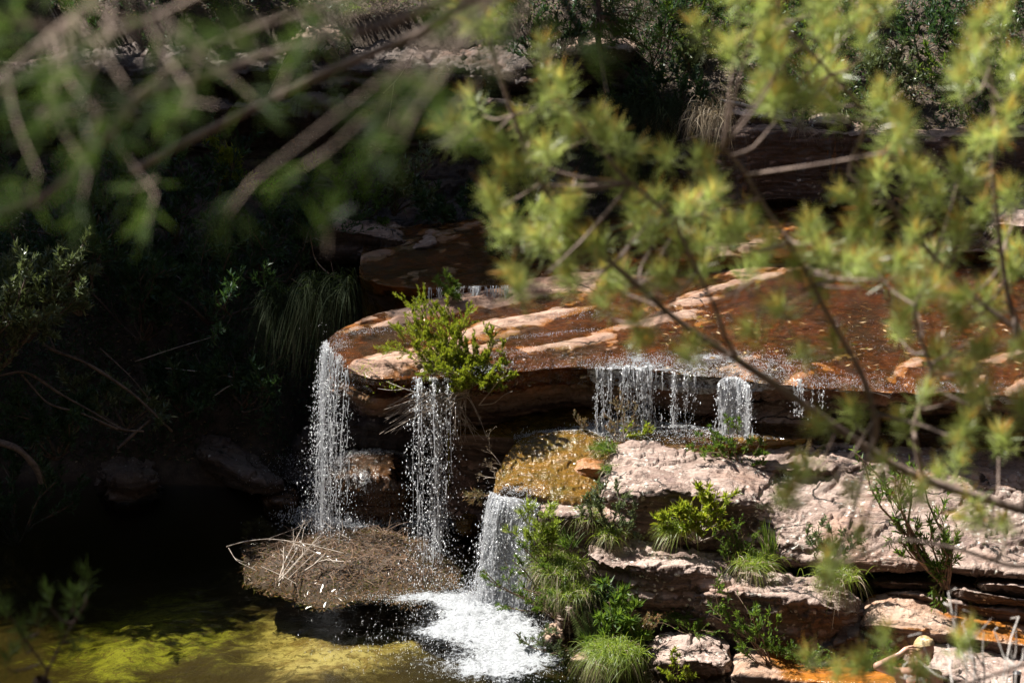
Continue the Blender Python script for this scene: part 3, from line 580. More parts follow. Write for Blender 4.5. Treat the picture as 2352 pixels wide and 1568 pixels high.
boulder('thin wet ledge jutting over the dark cave, between the two falls', [ring(1024, 975, 985, 998, 1005, 1012, 22.5, 22.0), ring(1050, 962, 975, 996, 1008, 1018, 22.7, 21.95), ring(1130, 958, 972, 1000, 1012, 1026, 22.7, 21.9), ring(1200, 960, 975, 1004, 1018, 1034, 22.7, 21.85), ring(1260, 965, 980, 1008, 1024, 1044, 22.7, 21.8)], MR_wet, nl=130, nr=110, amp=0.45, seed=78, k=8, wetf=lambda G, n: np.clip(n[..., 2]*1.2, 0, 1))
boulder('dark back wall of the cave behind the falls', [ring(640, 1000, 1010, 1030, 1100, 1220, 24.6, 23.6), ring(760, 960, 965, 980, 1080, 1230, 24.4, 23.4), ring(900, 950, 955, 970, 1080, 1230, 24.4, 23.3), ring(1050, 980, 985, 1000, 1100, 1230, 24.2, 22.9), ring(1180, 1010, 1015, 1030, 1110, 1240, 23.6, 22.3)], MR_cave_shade, nl=150, nr=130, amp=1.2, seed=79, strata=1.5)
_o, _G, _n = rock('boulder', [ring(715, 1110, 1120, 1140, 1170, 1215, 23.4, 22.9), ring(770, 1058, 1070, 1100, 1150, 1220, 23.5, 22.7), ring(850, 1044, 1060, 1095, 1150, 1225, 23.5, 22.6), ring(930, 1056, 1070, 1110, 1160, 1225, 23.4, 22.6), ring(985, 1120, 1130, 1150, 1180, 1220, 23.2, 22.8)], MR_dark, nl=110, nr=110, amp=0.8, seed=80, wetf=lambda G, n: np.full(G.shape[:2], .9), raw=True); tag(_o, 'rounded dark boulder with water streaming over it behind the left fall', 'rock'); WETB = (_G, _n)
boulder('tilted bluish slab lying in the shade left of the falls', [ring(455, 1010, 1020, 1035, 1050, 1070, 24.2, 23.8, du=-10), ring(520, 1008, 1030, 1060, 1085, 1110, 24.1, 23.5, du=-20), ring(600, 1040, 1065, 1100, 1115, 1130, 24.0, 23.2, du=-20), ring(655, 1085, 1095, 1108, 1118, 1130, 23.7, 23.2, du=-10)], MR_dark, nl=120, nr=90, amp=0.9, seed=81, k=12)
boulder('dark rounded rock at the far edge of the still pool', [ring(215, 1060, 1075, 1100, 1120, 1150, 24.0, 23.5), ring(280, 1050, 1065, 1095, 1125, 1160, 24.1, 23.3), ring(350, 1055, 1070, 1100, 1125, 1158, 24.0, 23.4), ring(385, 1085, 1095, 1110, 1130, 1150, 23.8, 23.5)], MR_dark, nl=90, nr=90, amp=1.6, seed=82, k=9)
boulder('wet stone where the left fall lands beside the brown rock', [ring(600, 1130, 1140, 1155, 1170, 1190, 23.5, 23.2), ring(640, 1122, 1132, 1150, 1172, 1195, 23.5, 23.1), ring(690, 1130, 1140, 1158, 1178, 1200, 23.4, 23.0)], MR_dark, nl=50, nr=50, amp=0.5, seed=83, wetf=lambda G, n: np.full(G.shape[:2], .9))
boulder('small dark stone in the splash at the foot of the brown rock', [ring(1050, 1185, 1190, 1198, 1210, 1222, 22.4, 22.2), ring(1075, 1176, 1184, 1196, 1212, 1226, 22.4, 22.1), ring(1105, 1184, 1190, 1200, 1212, 1222, 22.3, 22.2)], MR_wet, nl=40, nr=40, amp=0.4, seed=84, wetf=lambda G, n: np.full(G.shape[:2], .9))
boulder('layered grey slab at the back left, beyond the upper stream', [ring(700, 540, 545, 552, 565, 580, 26.0, 25.3), ring(735, 505, 512, 528, 560, 590, 26.4, 25.2), ring(820, 500, 512, 530, 565, 595, 26.4, 25.1), ring(900, 506, 518, 545, 572, 595, 26.3, 25.0), ring(955, 520, 530, 550, 570, 590, 26.2, 25.1)], MR_cliff, nl=150, nr=110, amp=0.8, seed=85, k=6, strata=1.5)
boulder('small tilted grey slab beside the layered slab at the back', [ring(915, 572, 574, 577, 580, 584, 25.4, 25.1), ring(950, 548, 558, 572, 580, 588, 25.6, 25.0), ring(990, 526, 540, 562, 574, 584, 25.7, 25.0), ring(1012, 536, 546, 560, 570, 578, 25.6, 25.2)], MR_cliff, nl=80, nr=60, amp=0.4, seed=86, k=5)
boulder('overhanging lichen grey boulder high up behind the sapling', [ring(1278, 110, 115, 120, 130, 145, 29.0, 27.6), ring(1300, 82, 95, 110, 135, 152, 29.2, 27.2), ring(1370, 70, 85, 102, 132, 155, 29.3, 27.1), ring(1440, 72, 90, 108, 128, 142, 29.3, 27.2), ring(1475, 90, 100, 112, 122, 130, 29.0, 27.5)], MR_cliff, nl=110, nr=90, amp=1.0, seed=87)
boulder('dark bluish boulder high in the shade at the top left of the gorge', [ring(655, 110, 118, 130, 150, 180, 28.6, 27.5), ring(690, 68, 82, 110, 150, 190, 28.8, 27.3), ring(750, 58, 75, 105, 150, 190, 28.9, 27.2), ring(800, 75, 90, 115, 150, 180, 28.8, 27.4)], MR_cliff, nl=90, nr=90, amp=1.2, seed=88)
boulder('flat pale slab lying on top of the cliff block, left of the second one', [ring(1658, 252, 256, 262, 274, 292, 26.9, 26.35), ring(1690, 244, 250, 262, 276, 294, 27.0, 26.25), ring(1760, 248, 256, 268, 284, 298, 27.0, 26.2), ring(1830, 262, 270, 280, 288, 299, 26.9, 26.25)], MR_pale, nl=110, nr=70, amp=0.5, seed=89, k=6, strata=1.6)
boulder('chunky pale slab on top of the cliff block, right of the flat one', [ring(1862, 272, 277, 284, 292, 300, 26.8, 26.35), ring(1890, 262, 269, 280, 292, 303, 26.9, 26.25), ring(1930, 264, 271, 282, 293, 304, 26.9, 26.25), ring(1948, 272, 278, 286, 294, 302, 26.8, 26.35)], MR_pale, nl=70, nr=60, amp=0.5, seed=90, k=6)
boulder('pale rock half out of frame at the right edge beyond the stream', [ring(2268, 530, 535, 540, 550, 560, 25.2, 24.8), ring(2290, 480, 495, 515, 545, 580, 25.4, 24.5), ring(2350, 465, 485, 515, 555, 610, 25.5, 24.4), ring(2440, 460, 485, 520, 570, 620, 25.5, 24.4)], MR_pale, nl=90, nr=90, amp=1.0, seed=91, k=4)
boulder('cracked pale stone at the bottom beside the bright green tussock', [ring(1476, 1500, 1510, 1530, 1550, 1580, 19.7, 19.35), ring(1510, 1460, 1478, 1510, 1550, 1600, 19.9, 19.2), ring(1590, 1458, 1480, 1515, 1560, 1610, 19.9, 19.1), ring(1660, 1476, 1495, 1525, 1565, 1610, 19.8, 19.15), ring(1690, 1510, 1520, 1540, 1570, 1600, 19.6, 19.3)], MR_pale, nl=110, nr=110, amp=0.9, seed=92, k=4)
boulder('rusty pale rock with an orange puddle at the bottom edge', [ring(1650, 1530, 1540, 1555, 1575, 1600, 19.5, 19.2), ring(1700, 1492, 1512, 1540, 1570, 1610, 19.7, 19.0), ring(1780, 1500, 1520, 1550, 1580, 1620, 19.7, 18.9), ring(1880, 1506, 1528, 1560, 1590, 1630, 19.8, 18.8), ring(1990, 1506, 1528, 1565, 1595, 1640, 19.8, 18.6), ring(2080, 1508, 1530, 1570, 1600, 1640, 19.8, 18.6), ring(2130, 1530, 1545, 1570, 1600, 1640, 19.6, 18.8)], MR_orange, nl=180, nr=120, amp=0.4, seed=93, k=5, wetf=lambda G, n: sstep(1720, 1790, proj(G)[0]+60*fbm(G, 3, 3))*(n[..., 2] > 0.3))
for lab, st, sd_, mt in (
 ('small wet stone at the foot of the front fall, nearest the water', [ring(1248, 1445, 1450, 1462, 1480, 1500, 20.0, 19.8), ring(1270, 1428, 1440, 1458, 1485, 1510, 20.1, 19.7), ring(1300, 1440, 1450, 1465, 1485, 1505, 20.0, 19.75)], 94, MR_orange),
 ('brown stone under the fern leaves by the pool edge', [ring(1275, 1410, 1415, 1425, 1440, 1460, 20.2, 19.95), ring(1300, 1392, 1402, 1420, 1440, 1465, 20.3, 19.9), ring(1335, 1400, 1410, 1425, 1445, 1465, 20.2, 19.95)], 95, MR_pale),
 ('little ledge stone below the lichen edged slab', [ring(1560, 1410, 1416, 1424, 1432, 1442, 20.1, 19.85), ring(1600, 1402, 1410, 1420, 1434, 1448, 20.2, 19.8), ring(1650, 1412, 1420, 1430, 1440, 1452, 20.1, 19.8)], 96, MR_pale),
 ('brown stone in the shallows at the bottom, under the tussock', [ring(1300, 1500, 1506, 1516, 1530, 1550, 19.8, 19.55), ring(1330, 1482, 1494, 1512, 1535, 1560, 19.9, 19.45), ring(1370, 1492, 1502, 1518, 1538, 1560, 19.8, 19.5)], 97, MR_orange)):
    boulder(lab, st, mt, nl=50, nr=50, amp=0.45, seed=sd_)
boulder('dark lower bank of bedrock beneath the lichen edged slab', [ring(1250, 1300, 1310, 1340, 1400, 1480, 20.8, 20.3), ring(1350, 1330, 1345, 1375, 1430, 1500, 20.8, 20.1), ring(1450, 1370, 1385, 1405, 1440, 1490, 20.7, 20.0), ring(1580, 1390, 1400, 1420, 1455, 1500, 20.6, 19.9), ring(1720, 1410, 1425, 1450, 1490, 1540, 20.5, 19.75), ring(1850, 1440, 1455, 1490, 1520, 1560, 20.3, 19.7)], MR_cliff, nl=170, nr=110, amp=0.9, seed=98)
# ------------------------------------------------------------------ plants
G_fresh = mat_leaf('leaf_fresh', (0.13, 0.20, 0.018), (0.21, 0.26, 0.03), (0.32, 0.26, 0.03), trans=0.5, tcol=(0.42, 0.52, 0.03))
G_mid = mat_leaf('leaf_mid', (0.05, 0.11, 0.02), (0.10, 0.16, 0.03), None, trans=0.4, rough=0.45, spec=.3, tcol=(0.25, 0.38, 0.03))
G_grey = mat_leaf('leaf_greygreen', (0.09, 0.13, 0.06), (0.17, 0.20, 0.11), None, trans=0.3, rough=0.33, spec=0.7, tcol=(0.2, 0.26, 0.06))
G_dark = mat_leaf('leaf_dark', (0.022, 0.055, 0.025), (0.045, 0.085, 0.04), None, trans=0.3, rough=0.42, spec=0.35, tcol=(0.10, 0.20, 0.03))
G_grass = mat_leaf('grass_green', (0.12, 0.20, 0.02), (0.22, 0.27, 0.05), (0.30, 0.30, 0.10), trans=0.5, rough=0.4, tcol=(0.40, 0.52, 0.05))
G_dgrass = mat_leaf('grass_dark', (0.014, 0.025, 0.010), (0.032, 0.042, 0.016), (0.045, 0.038, 0.022), trans=0.2, rough=0.75, spec=.15, tcol=(0.12, 0.2, 0.03))  # shade on the hanging sedge put into the darkened blade colour
G_dry = mat_leaf('grass_dry', (0.26, 0.20, 0.13), (0.40, 0.33, 0.22), None, trans=0.35, rough=0.6, tcol=(0.45, 0.36, 0.2))
G_heath = mat_leaf('leaf_heath', (0.10, 0.12, 0.05), (0.20, 0.17, 0.09), (0.42, 0.20, 0.12), trans=0.4, tcol=(0.35, 0.25, 0.08))
B_twig = mat_bark('twig_brown', (0.26, 0.17, 0.11), (0.12, 0.075, 0.05))
B_grey = mat_bark('twig_grey', (0.46, 0.40, 0.34), (0.24, 0.19, 0.15))
B_dark = mat_bark('bark_dark', (0.15, 0.105, 0.08), (0.05, 0.035, 0.03))

def unit(a): return a / (np.linalg.norm(a, axis=-1, keepdims=True) + 1e-9)
def add_leaves(mb, pos, dr, L, w, tv=None, bend=0.15):
    pos = np.asarray(pos, float); n = len(pos); dr = unit(np.asarray(dr, float))
    L = np.broadcast_to(L, (n,))[:, None]*(0.7+0.6*rng.random((n, 1))); w = np.broadcast_to(w, (n,))[:, None]*(0.75+0.5*rng.random((n, 1)))
    rv = rng.normal(size=(n, 3)) + np.array([0, 0, 0.0]); sd = unit(np.cross(dr, rv)); up = np.cross(sd, dr)
    V = np.stack([pos, pos+dr*L*0.45+sd*w*0.5+up*L*0.05, pos+dr*L+up*L*(-bend), pos+dr*L*0.45-sd*w*0.5+up*L*0.05], 1)
    q = np.arange(n*4).reshape(n, 4)
    a = np.repeat(rng.random(n) if tv is None else tv, 4)
    mb.add(V.reshape(-1, 3), q, a=a)
def add_blades(mb, base, dr, L, w, droop=0.5, seg=4, tv0=0.0):
    """arching strips"""
    base = np.asarray(base, float); n = len(base); dr = unit(dr)
    L = np.broadcast_to(L, (n,)); s = np.linspace(0, 1, seg+1)
    pts = base[:, None] + dr[:, None]*(L[:, None]*s)[..., None]
    pts[..., 2] -= droop*L[:, None]*s**2.2
    hz = rng.normal(size=(n, 3)); sd = unit(np.cross(dr, hz))
    ww = (np.asarray(w)*(1-s**1.5)+0.0004)
    A = pts + sd[:, None]*ww[None, :, None]/2; B = pts - sd[:, None]*ww[None, :, None]/2
    V = np.stack([A, B], 2)                      # n, seg+1, 2
    i = np.arange(n)[:, None]*(seg+1)*2 + np.arange(seg)[None]*2
    q = np.stack([i, i+2, i+3, i+1], -1).reshape(-1, 4)
    mb.add(V.reshape(-1, 3), q, a=np.repeat(np.tile(s, n)*(0.4+0.6*np.repeat(rng.random(n), seg+1)), 2))
def tuft(name, label, at, n, L, w, spread=0.9, droop=0.6, r=0.05, mat=None, group=None, lean=(0, 0, 0), dry=0.0, cat='grass tuft'):
    root = empty(name, at); mb = MB()
    d = np.stack([rng.normal(0, spread, n), rng.normal(0, spread, n), np.abs(rng.normal(1, 0.25, n))], -1) + np.array(lean)
    bs = np.stack([rng.normal(0, r, n), rng.normal(0, r, n), rng.random(n)*-0.02], -1)
    add_blades(mb, bs, d, L*(0.25+1.0*rng.random(n)**1.3), w, droop, 5); dry = max(dry, .18)
    mb.build('blades', mat or G_grass, root)
    if dry > 0 and mat is not G_dry:
        m2 = MB(); k = int(n*dry); d = np.stack([rng.normal(0, spread*1.2, k), rng.normal(0, spread*1.2, k), np.abs(rng.normal(.5, 0.25, k))], -1) + np.array(lean)
        add_blades(m2, rng.normal(0, r, (k, 3))*[1, 1, .2], d, L*(0.4+0.6*rng.random(k)), w, droop*1.5, 5); m2.build('dry_blades', G_dry, root)
    tag(root, label, cat, group); return root
def branchy(mb, a, b_, r0, depth, rs, ends, kink=0.18, n=3, shrink=0.6, sides=4, up=0.2):
    """recursive bare branching; collects twig ends with directions"""
    a = np.asarray(a, float); b_ = np.asarray(b_, float); L = np.linalg.norm(b_-a)
    mid = [a + (b_-a)*f + rs.normal(size=3)*L*kink*f*(1-f)*1.6 for f in (0, .33, .66, 1)]
    pth = smooth_path(mid, 7 if depth else 5); r1 = r0*0.5
    mb.tube(pth, r0, r1, sides if depth else 3)
    if depth == 0:
        ends.append((pth, unit(pth[-1]-pth[-3]))); return
    for k in range(n):
        f = 0.35 + 0.65*(k+rs.random())/n; i = min(int(f*6), 6); p0 = pth[i]
        d = unit(unit(pth[min(i+1, 6)]-pth[max(i-1, 0)]) + rs.normal(size=3)*0.55 + np.array([0, 0, up]))
        branchy(mb, p0, p0+d*L*shrink*(0.7+0.5*rs.random()), r0*(1-0.5*f)*0.65, depth-1, rs, ends, kink, n, shrink, sides, up)
    ends.append((pth, unit(pth[-1]-pth[-3])))
def shrub(name, label, at, targets, L=0.04, w=0.009, per=14, depth=2, n=3, leafmat=None, barkmat=None, r0=0.008, seed=1, group=None, cat='shrub', up=0.35, kink=0.2, upl=0.3, extra=None, shrink=0.55):
    """targets: end points of main stems, relative to root"""
    rs = np.random.default_rng(seed); root = empty(name, at); st = MB(); lf = MB(); ends = []
    for t in targets: branchy(st, (rs.normal(0, .015), rs.normal(0, .015), -0.02), t, r0, depth, rs, ends, kink, n, shrink, 4, up)
    ps = []; ds = []; tv = []
    per = int(per*1.6)
    for pth, d in ends:
        k = per; f = rs.random(k)**0.7; i = np.minimum((f*(len(pth)-1)).astype(int), len(pth)-2); fr = (f*(len(pth)-1)-i)[:, None]
        ps.append(pth[i]*(1-fr)+pth[i+1]*fr); ds.append(d + rs.normal(size=(k, 3))*0.65 + np.array([0, 0, upl])); tv.append(np.clip(f*0.7+rs.random(k)*0.4-0.1, 0, 1))
    add_leaves(lf, np.concatenate(ps), np.concatenate(ds), L, w, np.concatenate(tv))
    st.build('stems', barkmat or B_twig, root); lf.build('leaves', leafmat or G_mid, root)
    if extra: extra(root, rs)
    tag(root, label, cat, group); return root
def rel(at, *uvY): return [tuple(P(*q) - np.asarray(at)) for q in uvY]
def fan(h, s, n, rs=None, lean=(0, 0)):
    r = np.random.default_rng(int(h*1000)+n)
    return [(r.normal(lean[0], s), r.normal(lean[1], s), h*(0.65+0.5*r.random())) for _ in range(n)]
def copy_thing(o, loc, rz=0.0, sc=1.0, label=None, group=None):
    c = o.copy(); scene.collection.objects.link(c); c.location = [float(q) for q in loc]; c.rotation_euler = (0, 0, rz); c.scale = (sc, sc, sc)
    if label: c['label'] = label
    if group: c['group'] = group
    for ch in list(o.children):
        d = ch.copy(); scene.collection.objects.link(d); d.parent = c
    return c

# the bright bush rooted in the lip
A = P(1088, 905, 21.95)
def dead_fan(root, rs):
    mb = MB(); e = []
    for k in range(85):
        tu, tv_ = rs.uniform(870, 1060), rs.uniform(930, 1010); tu = tu if k % 3 else rs.uniform(940, 1120)
        s = P(rs.uniform(985, 1080), rs.uniform(885, 915), 21.85); t = P(tu, tv_ + (tu-870)*0.06, 21.75+rs.normal()*.08)
        m_ = s*.5+t*.5+np.array([0, -.03, .04+.02*rs.random()]); pth = smooth_path([s-A, m_-A, t-A], 8); mb.tube(pth, .0048, .002, 3)
        for j in range(4):
            i = rs.integers(3, 7); d = unit(pth[i+0]-pth[i-1])+rs.normal(size=3)*.35; mb.tube([pth[i], pth[i]+unit(d)*(.05+.07*rs.random())], .0016, .0007, 3)
    mb.build('dead_twigs', B_grey, root)
    mb = MB(); mb.tube(smooth_path([P(1060, 918, 21.9)-A, P(985, 908, 21.75)-A, P(930, 893, 21.7)-A, P(880, 872, 21.75)-A, P(838, 845, 21.8)-A], 20), .009, .003, 5, wob=.2)
    mb.tube(smooth_path([P(930, 893, 21.7)-A, P(900, 896, 21.68)-A, P(868, 892, 21.7)-A], 10), .004, .0015, 4)
    mb.tube(smooth_path([P(1100, 930, 21.95)-A, P(1125, 900, 21.8)-A, P(1150, 870, 21.7)-A, P(1168, 862, 21.7)-A], 12), .008, .003, 4, wob=.2)
    mb.tube(smooth_path([P(1100, 930, 21.95)-A, P(1135, 925, 21.8)-A, P(1160, 905, 21.7)-A, P(1178, 898, 21.7)-A], 12), .005, .002, 4, wob=.2)
    mb.build('bare_branch', B_grey, root)
    lf = MB(); pp = np.array([P(rs.normal(842, 12), rs.normal(848, 9), 21.78)-A for _ in range(70)] + [P(rs.normal(905, 14), rs.normal(888, 6), 21.7)-A for _ in range(40)])
    add_leaves(lf, pp, rs.normal(size=(len(pp), 3))+[-.3, 0, .5], .03, .008); lf.build('side_leaves', G_fresh, root)
shrub('lip_bush', 'bright green bush with dead grey twigs hanging from the rock lip over a fall', A,
      rel(A, (905, 760, 22.1), (930, 720, 22.2), (955, 690, 22.3), (990, 690, 22.2), (1022, 700, 22.1), (1038, 740, 22.0), (900, 800, 22.0), (945, 810, 21.8), (985, 790, 21.9), (1090, 790, 21.9), (1130, 765, 22.0), (1158, 800, 21.9), (1165, 850, 21.8), (1140, 880, 21.7), (1080, 840, 21.7), (1030, 850, 21.6), (985, 860, 21.65), (1045, 890, 21.6), (1105, 880, 21.65), (1010, 820, 21.8), (1060, 800, 21.9), (915, 790, 22.0), (965, 750, 22.1), (1000, 760, 22.0), (940, 770, 22.0), (1100, 820, 21.9), (1125, 830, 21.8), (1070, 870, 21.7), (1000, 720, 22.2), (1120, 860, 21.7)),
      L=.030, w=.0065, per=22, depth=2, n=6, leafmat=G_fresh, barkmat=B_twig, r0=.006, seed=3, up=.35, upl=.7, extra=dead_fan, shrink=.32, kink=.14)
def sh(name, label, u, v, Y, targets, **kw):
    at = P(u, v, Y); return shrub(name, label, at, rel(at, *targets) if len(targets[0]) == 3 and targets[0][0] > 50 else targets, **kw)
sh('heath_shrub', 'sparse heath shrub with reddish tips in front of the thin right hand fall strands', 1425, 1008, 21.65, [(1400, 960, 21.6), (1412, 925, 21.6), (1432, 912, 21.6), (1448, 930, 21.6), (1390, 985, 21.6), (1460, 970, 21.6)], L=.016, w=.005, per=9, depth=2, n=4, leafmat=G_heath, barkmat=B_grey, r0=.005, seed=5, shrink=.34)
sh('heath_shrub', 'small pinkish tipped heath sprig standing left of the larger heath shrub', 1332, 1003, 21.8, [(1316, 950, 21.8), (1328, 962, 21.8), (1345, 965, 21.8)], L=.016, w=.005, per=8, depth=2, n=4, leafmat=G_heath, barkmat=B_grey, r0=.004, seed=6, shrink=.32)
tuft('sedge_clump', 'dark green sedge clump between the brown wet rock and the big boulder', P(1392, 1030, 21.35), 330, .22, .006, .7, .5, .05, G_mid, lean=(-.5, -.2, 0))
tuft('sedge_clump', 'low dark sedge hanging over the red brown wet stone', P(1402, 1075, 21.1), 200, .16, .006, .6, .7, .04, G_mid, lean=(-.4, -.4, 0))
sh('small_leafy_plant', 'small bright leafy plant behind the left end of the big boulder', 1465, 1015, 21.75, [(1440, 990, 21.7), (1452, 980, 21.7), (1480, 985, 21.7), (1495, 995, 21.7)], L=.055, w=.014, per=7, depth=1, n=3, leafmat=G_fresh, seed=7, r0=.004)
sh('rock_shrub', 'sparse leafy shrub with reddish leaves growing in the hollow between the two pale boulders', 1700, 1062, 21.35, [(1600, 1010, 21.4), (1590, 1025, 21.2), (1640, 1000, 21.3), (1668, 965, 21.3), (1690, 960, 21.3), (1655, 1030, 21.2), (1720, 1000, 21.3), (1745, 1020, 21.3), (1620, 1040, 21.2), (1760, 1045, 21.2)], L=.045, w=.011, per=8, depth=2, n=3, leafmat=G_mid, seed=8, r0=.006, shrink=.33)
sh('rock_shrub', 'grey green shrub with pale shining leaves against the shaded left face of the big boulder', 1405, 1225, 20.5, [(1345, 1150, 20.4), (1365, 1125, 20.4), (1392, 1118, 20.35), (1420, 1130, 20.3), (1440, 1160, 20.3), (1375, 1170, 20.25), (1335, 1180, 20.4), (1430, 1190, 20.2), (1460, 1195, 20.3)], L=.045, w=.012, per=10, depth=2, n=3, leafmat=G_grey, seed=9, r0=.007, barkmat=B_dark, shrink=.36)
tuft('grass_tussock', 'green tussock under the grey green shrub on the lichen edged slab', P(1400, 1220, 20.35), 420, .22, .006, .8, .8, .06, G_grass, lean=(.1, -.5, 0), dry=.3)
tuft('grass_tussock', 'straw coloured grass spilling over the pinkish block', P(1350, 1180, 20.5), 420, .2, .005, .8, .7, .06, G_grass, lean=(-.5, -.5, 0), dry=.8)
sh('broadleaf_shrub', 'bright broad leaved shrub in front of the big boulder, above the arching tussock', 1600, 1240, 20.35, [(1510, 1170, 20.25), (1540, 1150, 20.25), (1560, 1185, 20.2), (1590, 1150, 20.2), (1615, 1125, 20.25), (1650, 1120, 20.25), (1680, 1135, 20.2), (1640, 1165, 20.15), (1600, 1195, 20.15), (1530, 1195, 20.2), (1660, 1190, 20.15)], L=.07, w=.019, per=8, depth=2, n=3, leafmat=G_fresh, seed=10, r0=.008, shrink=.30, barkmat=B_grey)
tuft('grass_tussock', 'arching pale tussock hanging onto the slab left of the broad leaved shrub', P(1560, 1215, 20.25), 260, .34, .007, .9, .9, .04, G_grass, lean=(-.8, -.4, .1), dry=.15)
sh('fine_heath', 'dense fine leaved green heath below the broad leaved shrub', 1690, 1325, 20.15, [(1655, 1240, 20.1), (1680, 1215, 20.1), (1710, 1225, 20.05), (1735, 1250, 20.0), (1700, 1260, 20.0), (1660, 1280, 20.0), (1740, 1285, 19.95)], L=.022, w=.006, per=16, depth=2, n=4, leafmat=G_mid, seed=11, r0=.006, shrink=.4)
tuft('grass_tussock', 'olive green tussock bending right across the bulging boulder top', P(1730, 1290, 19.95), 520, .34, .006, .9, .8, .07, G_grass, lean=(.6, -.3, 0), dry=.35)
tuft('reed_clump', 'upright dark green reeds between the heath and the shaded boulder face', P(1770, 1265, 20.15), 70, .34, .008, .22, .15, .03, G_mid, lean=(-.25, 0, .4))
sh('rock_shrub', 'greyish leaved shrub right of the reeds under the big boulder', 1900, 1290, 20.1, [(1850, 1230, 20.0), (1880, 1210, 20.05), (1910, 1215, 20.0), (1940, 1230, 20.0), (1870, 1250, 19.95), (1930, 1260, 19.9), (1965, 1245, 20.0)], L=.05, w=.013, per=8, depth=2, n=3, leafmat=G_grey, seed=12, r0=.006, shrink=.36)
tuft('grass_tussock', 'drooping tussock with dark base at the right end of the bulging boulder', P(1925, 1320, 19.75), 560, .30, .0055, .8, .9, .08, G_grass, lean=(-.3, -.4, 0), dry=.3)
def lt_extra(root, rs):
    pass
at = P(2172, 1345, 19.8)
shrub('young_tree', 'slim crooked young tree with orange stems leaning left in front of the big boulder', at,
      rel(at, (2150, 1300, 19.75), (2100, 1235, 19.8), (2065, 1235, 19.75), (2140, 1220, 19.8), (2180, 1215, 19.8), (2040, 1120, 19.9), (1985, 1060, 20.0), (1965, 1040, 20.0), (2035, 1050, 19.95), (2075, 1080, 19.9), (2110, 1050, 19.9), (2195, 1240, 19.75), (2160, 1250, 19.7)), L=.075, w=.017, per=5, depth=2, n=3, leafmat=G_mid, barkmat=B_twig, seed=13, r0=.014, shrink=.26, up=.2, cat='young tree')
sh('hanging_sprig', 'hanging sprig with long leaves dangling below the young tree', 2158, 1330, 19.75, [(2150, 1380, 19.7), (2165, 1385, 19.7), (2140, 1360, 19.7)], L=.09, w=.02, per=6, depth=1, n=2, leafmat=G_mid, seed=14, r0=.004, up=-.5, upl=-.6)
# left bank of the boulders, beside the front fall
sh('stream_shrub', 'tall sprays of long narrow leaves beside the front fall, nearest the pink block', 1262, 1300, 20.2, [(1205, 1190, 20.15), (1225, 1170, 20.15), (1240, 1185, 20.1), (1258, 1175, 20.2), (1190, 1230, 20.1), (1275, 1210, 20.1), (1220, 1225, 20.1)], L=.075, w=.011, per=9, depth=2, n=3, leafmat=G_grass, seed=15, r0=.005, shrink=.33)
tuft('grass_tussock', 'large yellow green grass mass between the front fall and the slab', P(1290, 1295, 20.15), 1100, .34, .005, .75, .75, .10, G_grass, lean=(-.35, -.5, .1), dry=.35)
tuft('grass_tussock', 'second half of the grass mass, lower and closer to the slab foot', P(1310, 1350, 19.95), 900, .32, .005, .7, .8, .09, G_grass, lean=(-.25, -.5, .1), dry=.3)
tuft('reed_clump', 'stiff dark reeds standing above the large grass mass', P(1300, 1250, 20.3), 110, .28, .008, .5, .3, .04, G_mid, lean=(-.4, 0, .2))
sh('overhanging_shrub', 'leafy branches leaning left over the foot of the front fall', 1330, 1420, 19.95, [(1110, 1310, 19.9), (1140, 1345, 19.85), (1180, 1290, 19.9), (1200, 1350, 19.8), (1150, 1390, 19.8), (1230, 1310, 19.9), (1240, 1390, 19.8), (1275, 1350, 19.85), (1200, 1255, 20.0)], L=.045, w=.009, per=11, depth=2, n=3, leafmat=G_mid, seed=16, r0=.008, shrink=.27, up=.25)
sh('overhanging_shrub', 'thin sprigs reaching left over the foam near the bottom', 1320, 1490, 19.7, [(1180, 1450, 19.6), (1215, 1470, 19.6), (1240, 1440, 19.6), (1265, 1500, 19.55), (1290, 1520, 19.5), (1250, 1540, 19.45)], L=.045, w=.011, per=8, depth=2, n=3, leafmat=G_grey, seed=17, r0=.005, shrink=.27)
# fern like rows
def fern(at, ends, name, label, mat, L=.13):
    root = empty(name, at); st = MB(); lf = MB()
    for e in ends:
        pth = smooth_path([np.zeros(3), np.array(e)*.5+[0, 0, .04], np.array(e)], 26); st.tube(pth, .005, .0015, 4)
        for s in (-1, 1):
            t = unit(np.gradient(pth, axis=0)); sd = unit(np.cross(t, [0, -.6, .8]))*s
            ll = L*np.sin(np.linspace(.5, 3.0, 26)); idx = np.arange(1, 25)
            p0 = pth[idx]; d = sd[idx]+t[idx]*.5+np.array([0, 0, -.15]); n = len(idx)
            V = np.stack([p0, p0+d*ll[idx, None]*.4+t[idx]*.011, p0+d*ll[idx, None]-[0, 0, .015], p0+d*ll[idx, None]*.4-t[idx]*.011], 1)
            lf.add(V.reshape(-1, 3), np.arange(n*4).reshape(n, 4), a=np.repeat(rng.random(n), 4))
    st.build('stalks', B_twig, root); lf.build('fronds', mat, root); tag(root, label, 'fern'); return root
at = P(1370, 1510, 19.7)
fern(at, rel(at, (1310, 1395, 19.65), (1325, 1440, 19.55), (1345, 1400, 19.75)), 'fern', 'comb leaved fern with pale shining leaflets left of the lower leafy shrub', G_grey, .10)
sh('broadleaf_shrub', 'upright shrub with long pale leaves in front of the slab foot, above the bright tussock', 1425, 1510, 19.65, [(1395, 1330, 19.7), (1400, 1380, 19.6), (1420, 1350, 19.65), (1370, 1420, 19.6), (1440, 1420, 19.55), (1460, 1400, 19.65), (1385, 1460, 19.5), (1470, 1450, 19.55), (1350, 1470, 19.5)], L=.10, w=.018, per=8, depth=2, n=3, leafmat=G_mid, seed=18, r0=.006, shrink=.24)
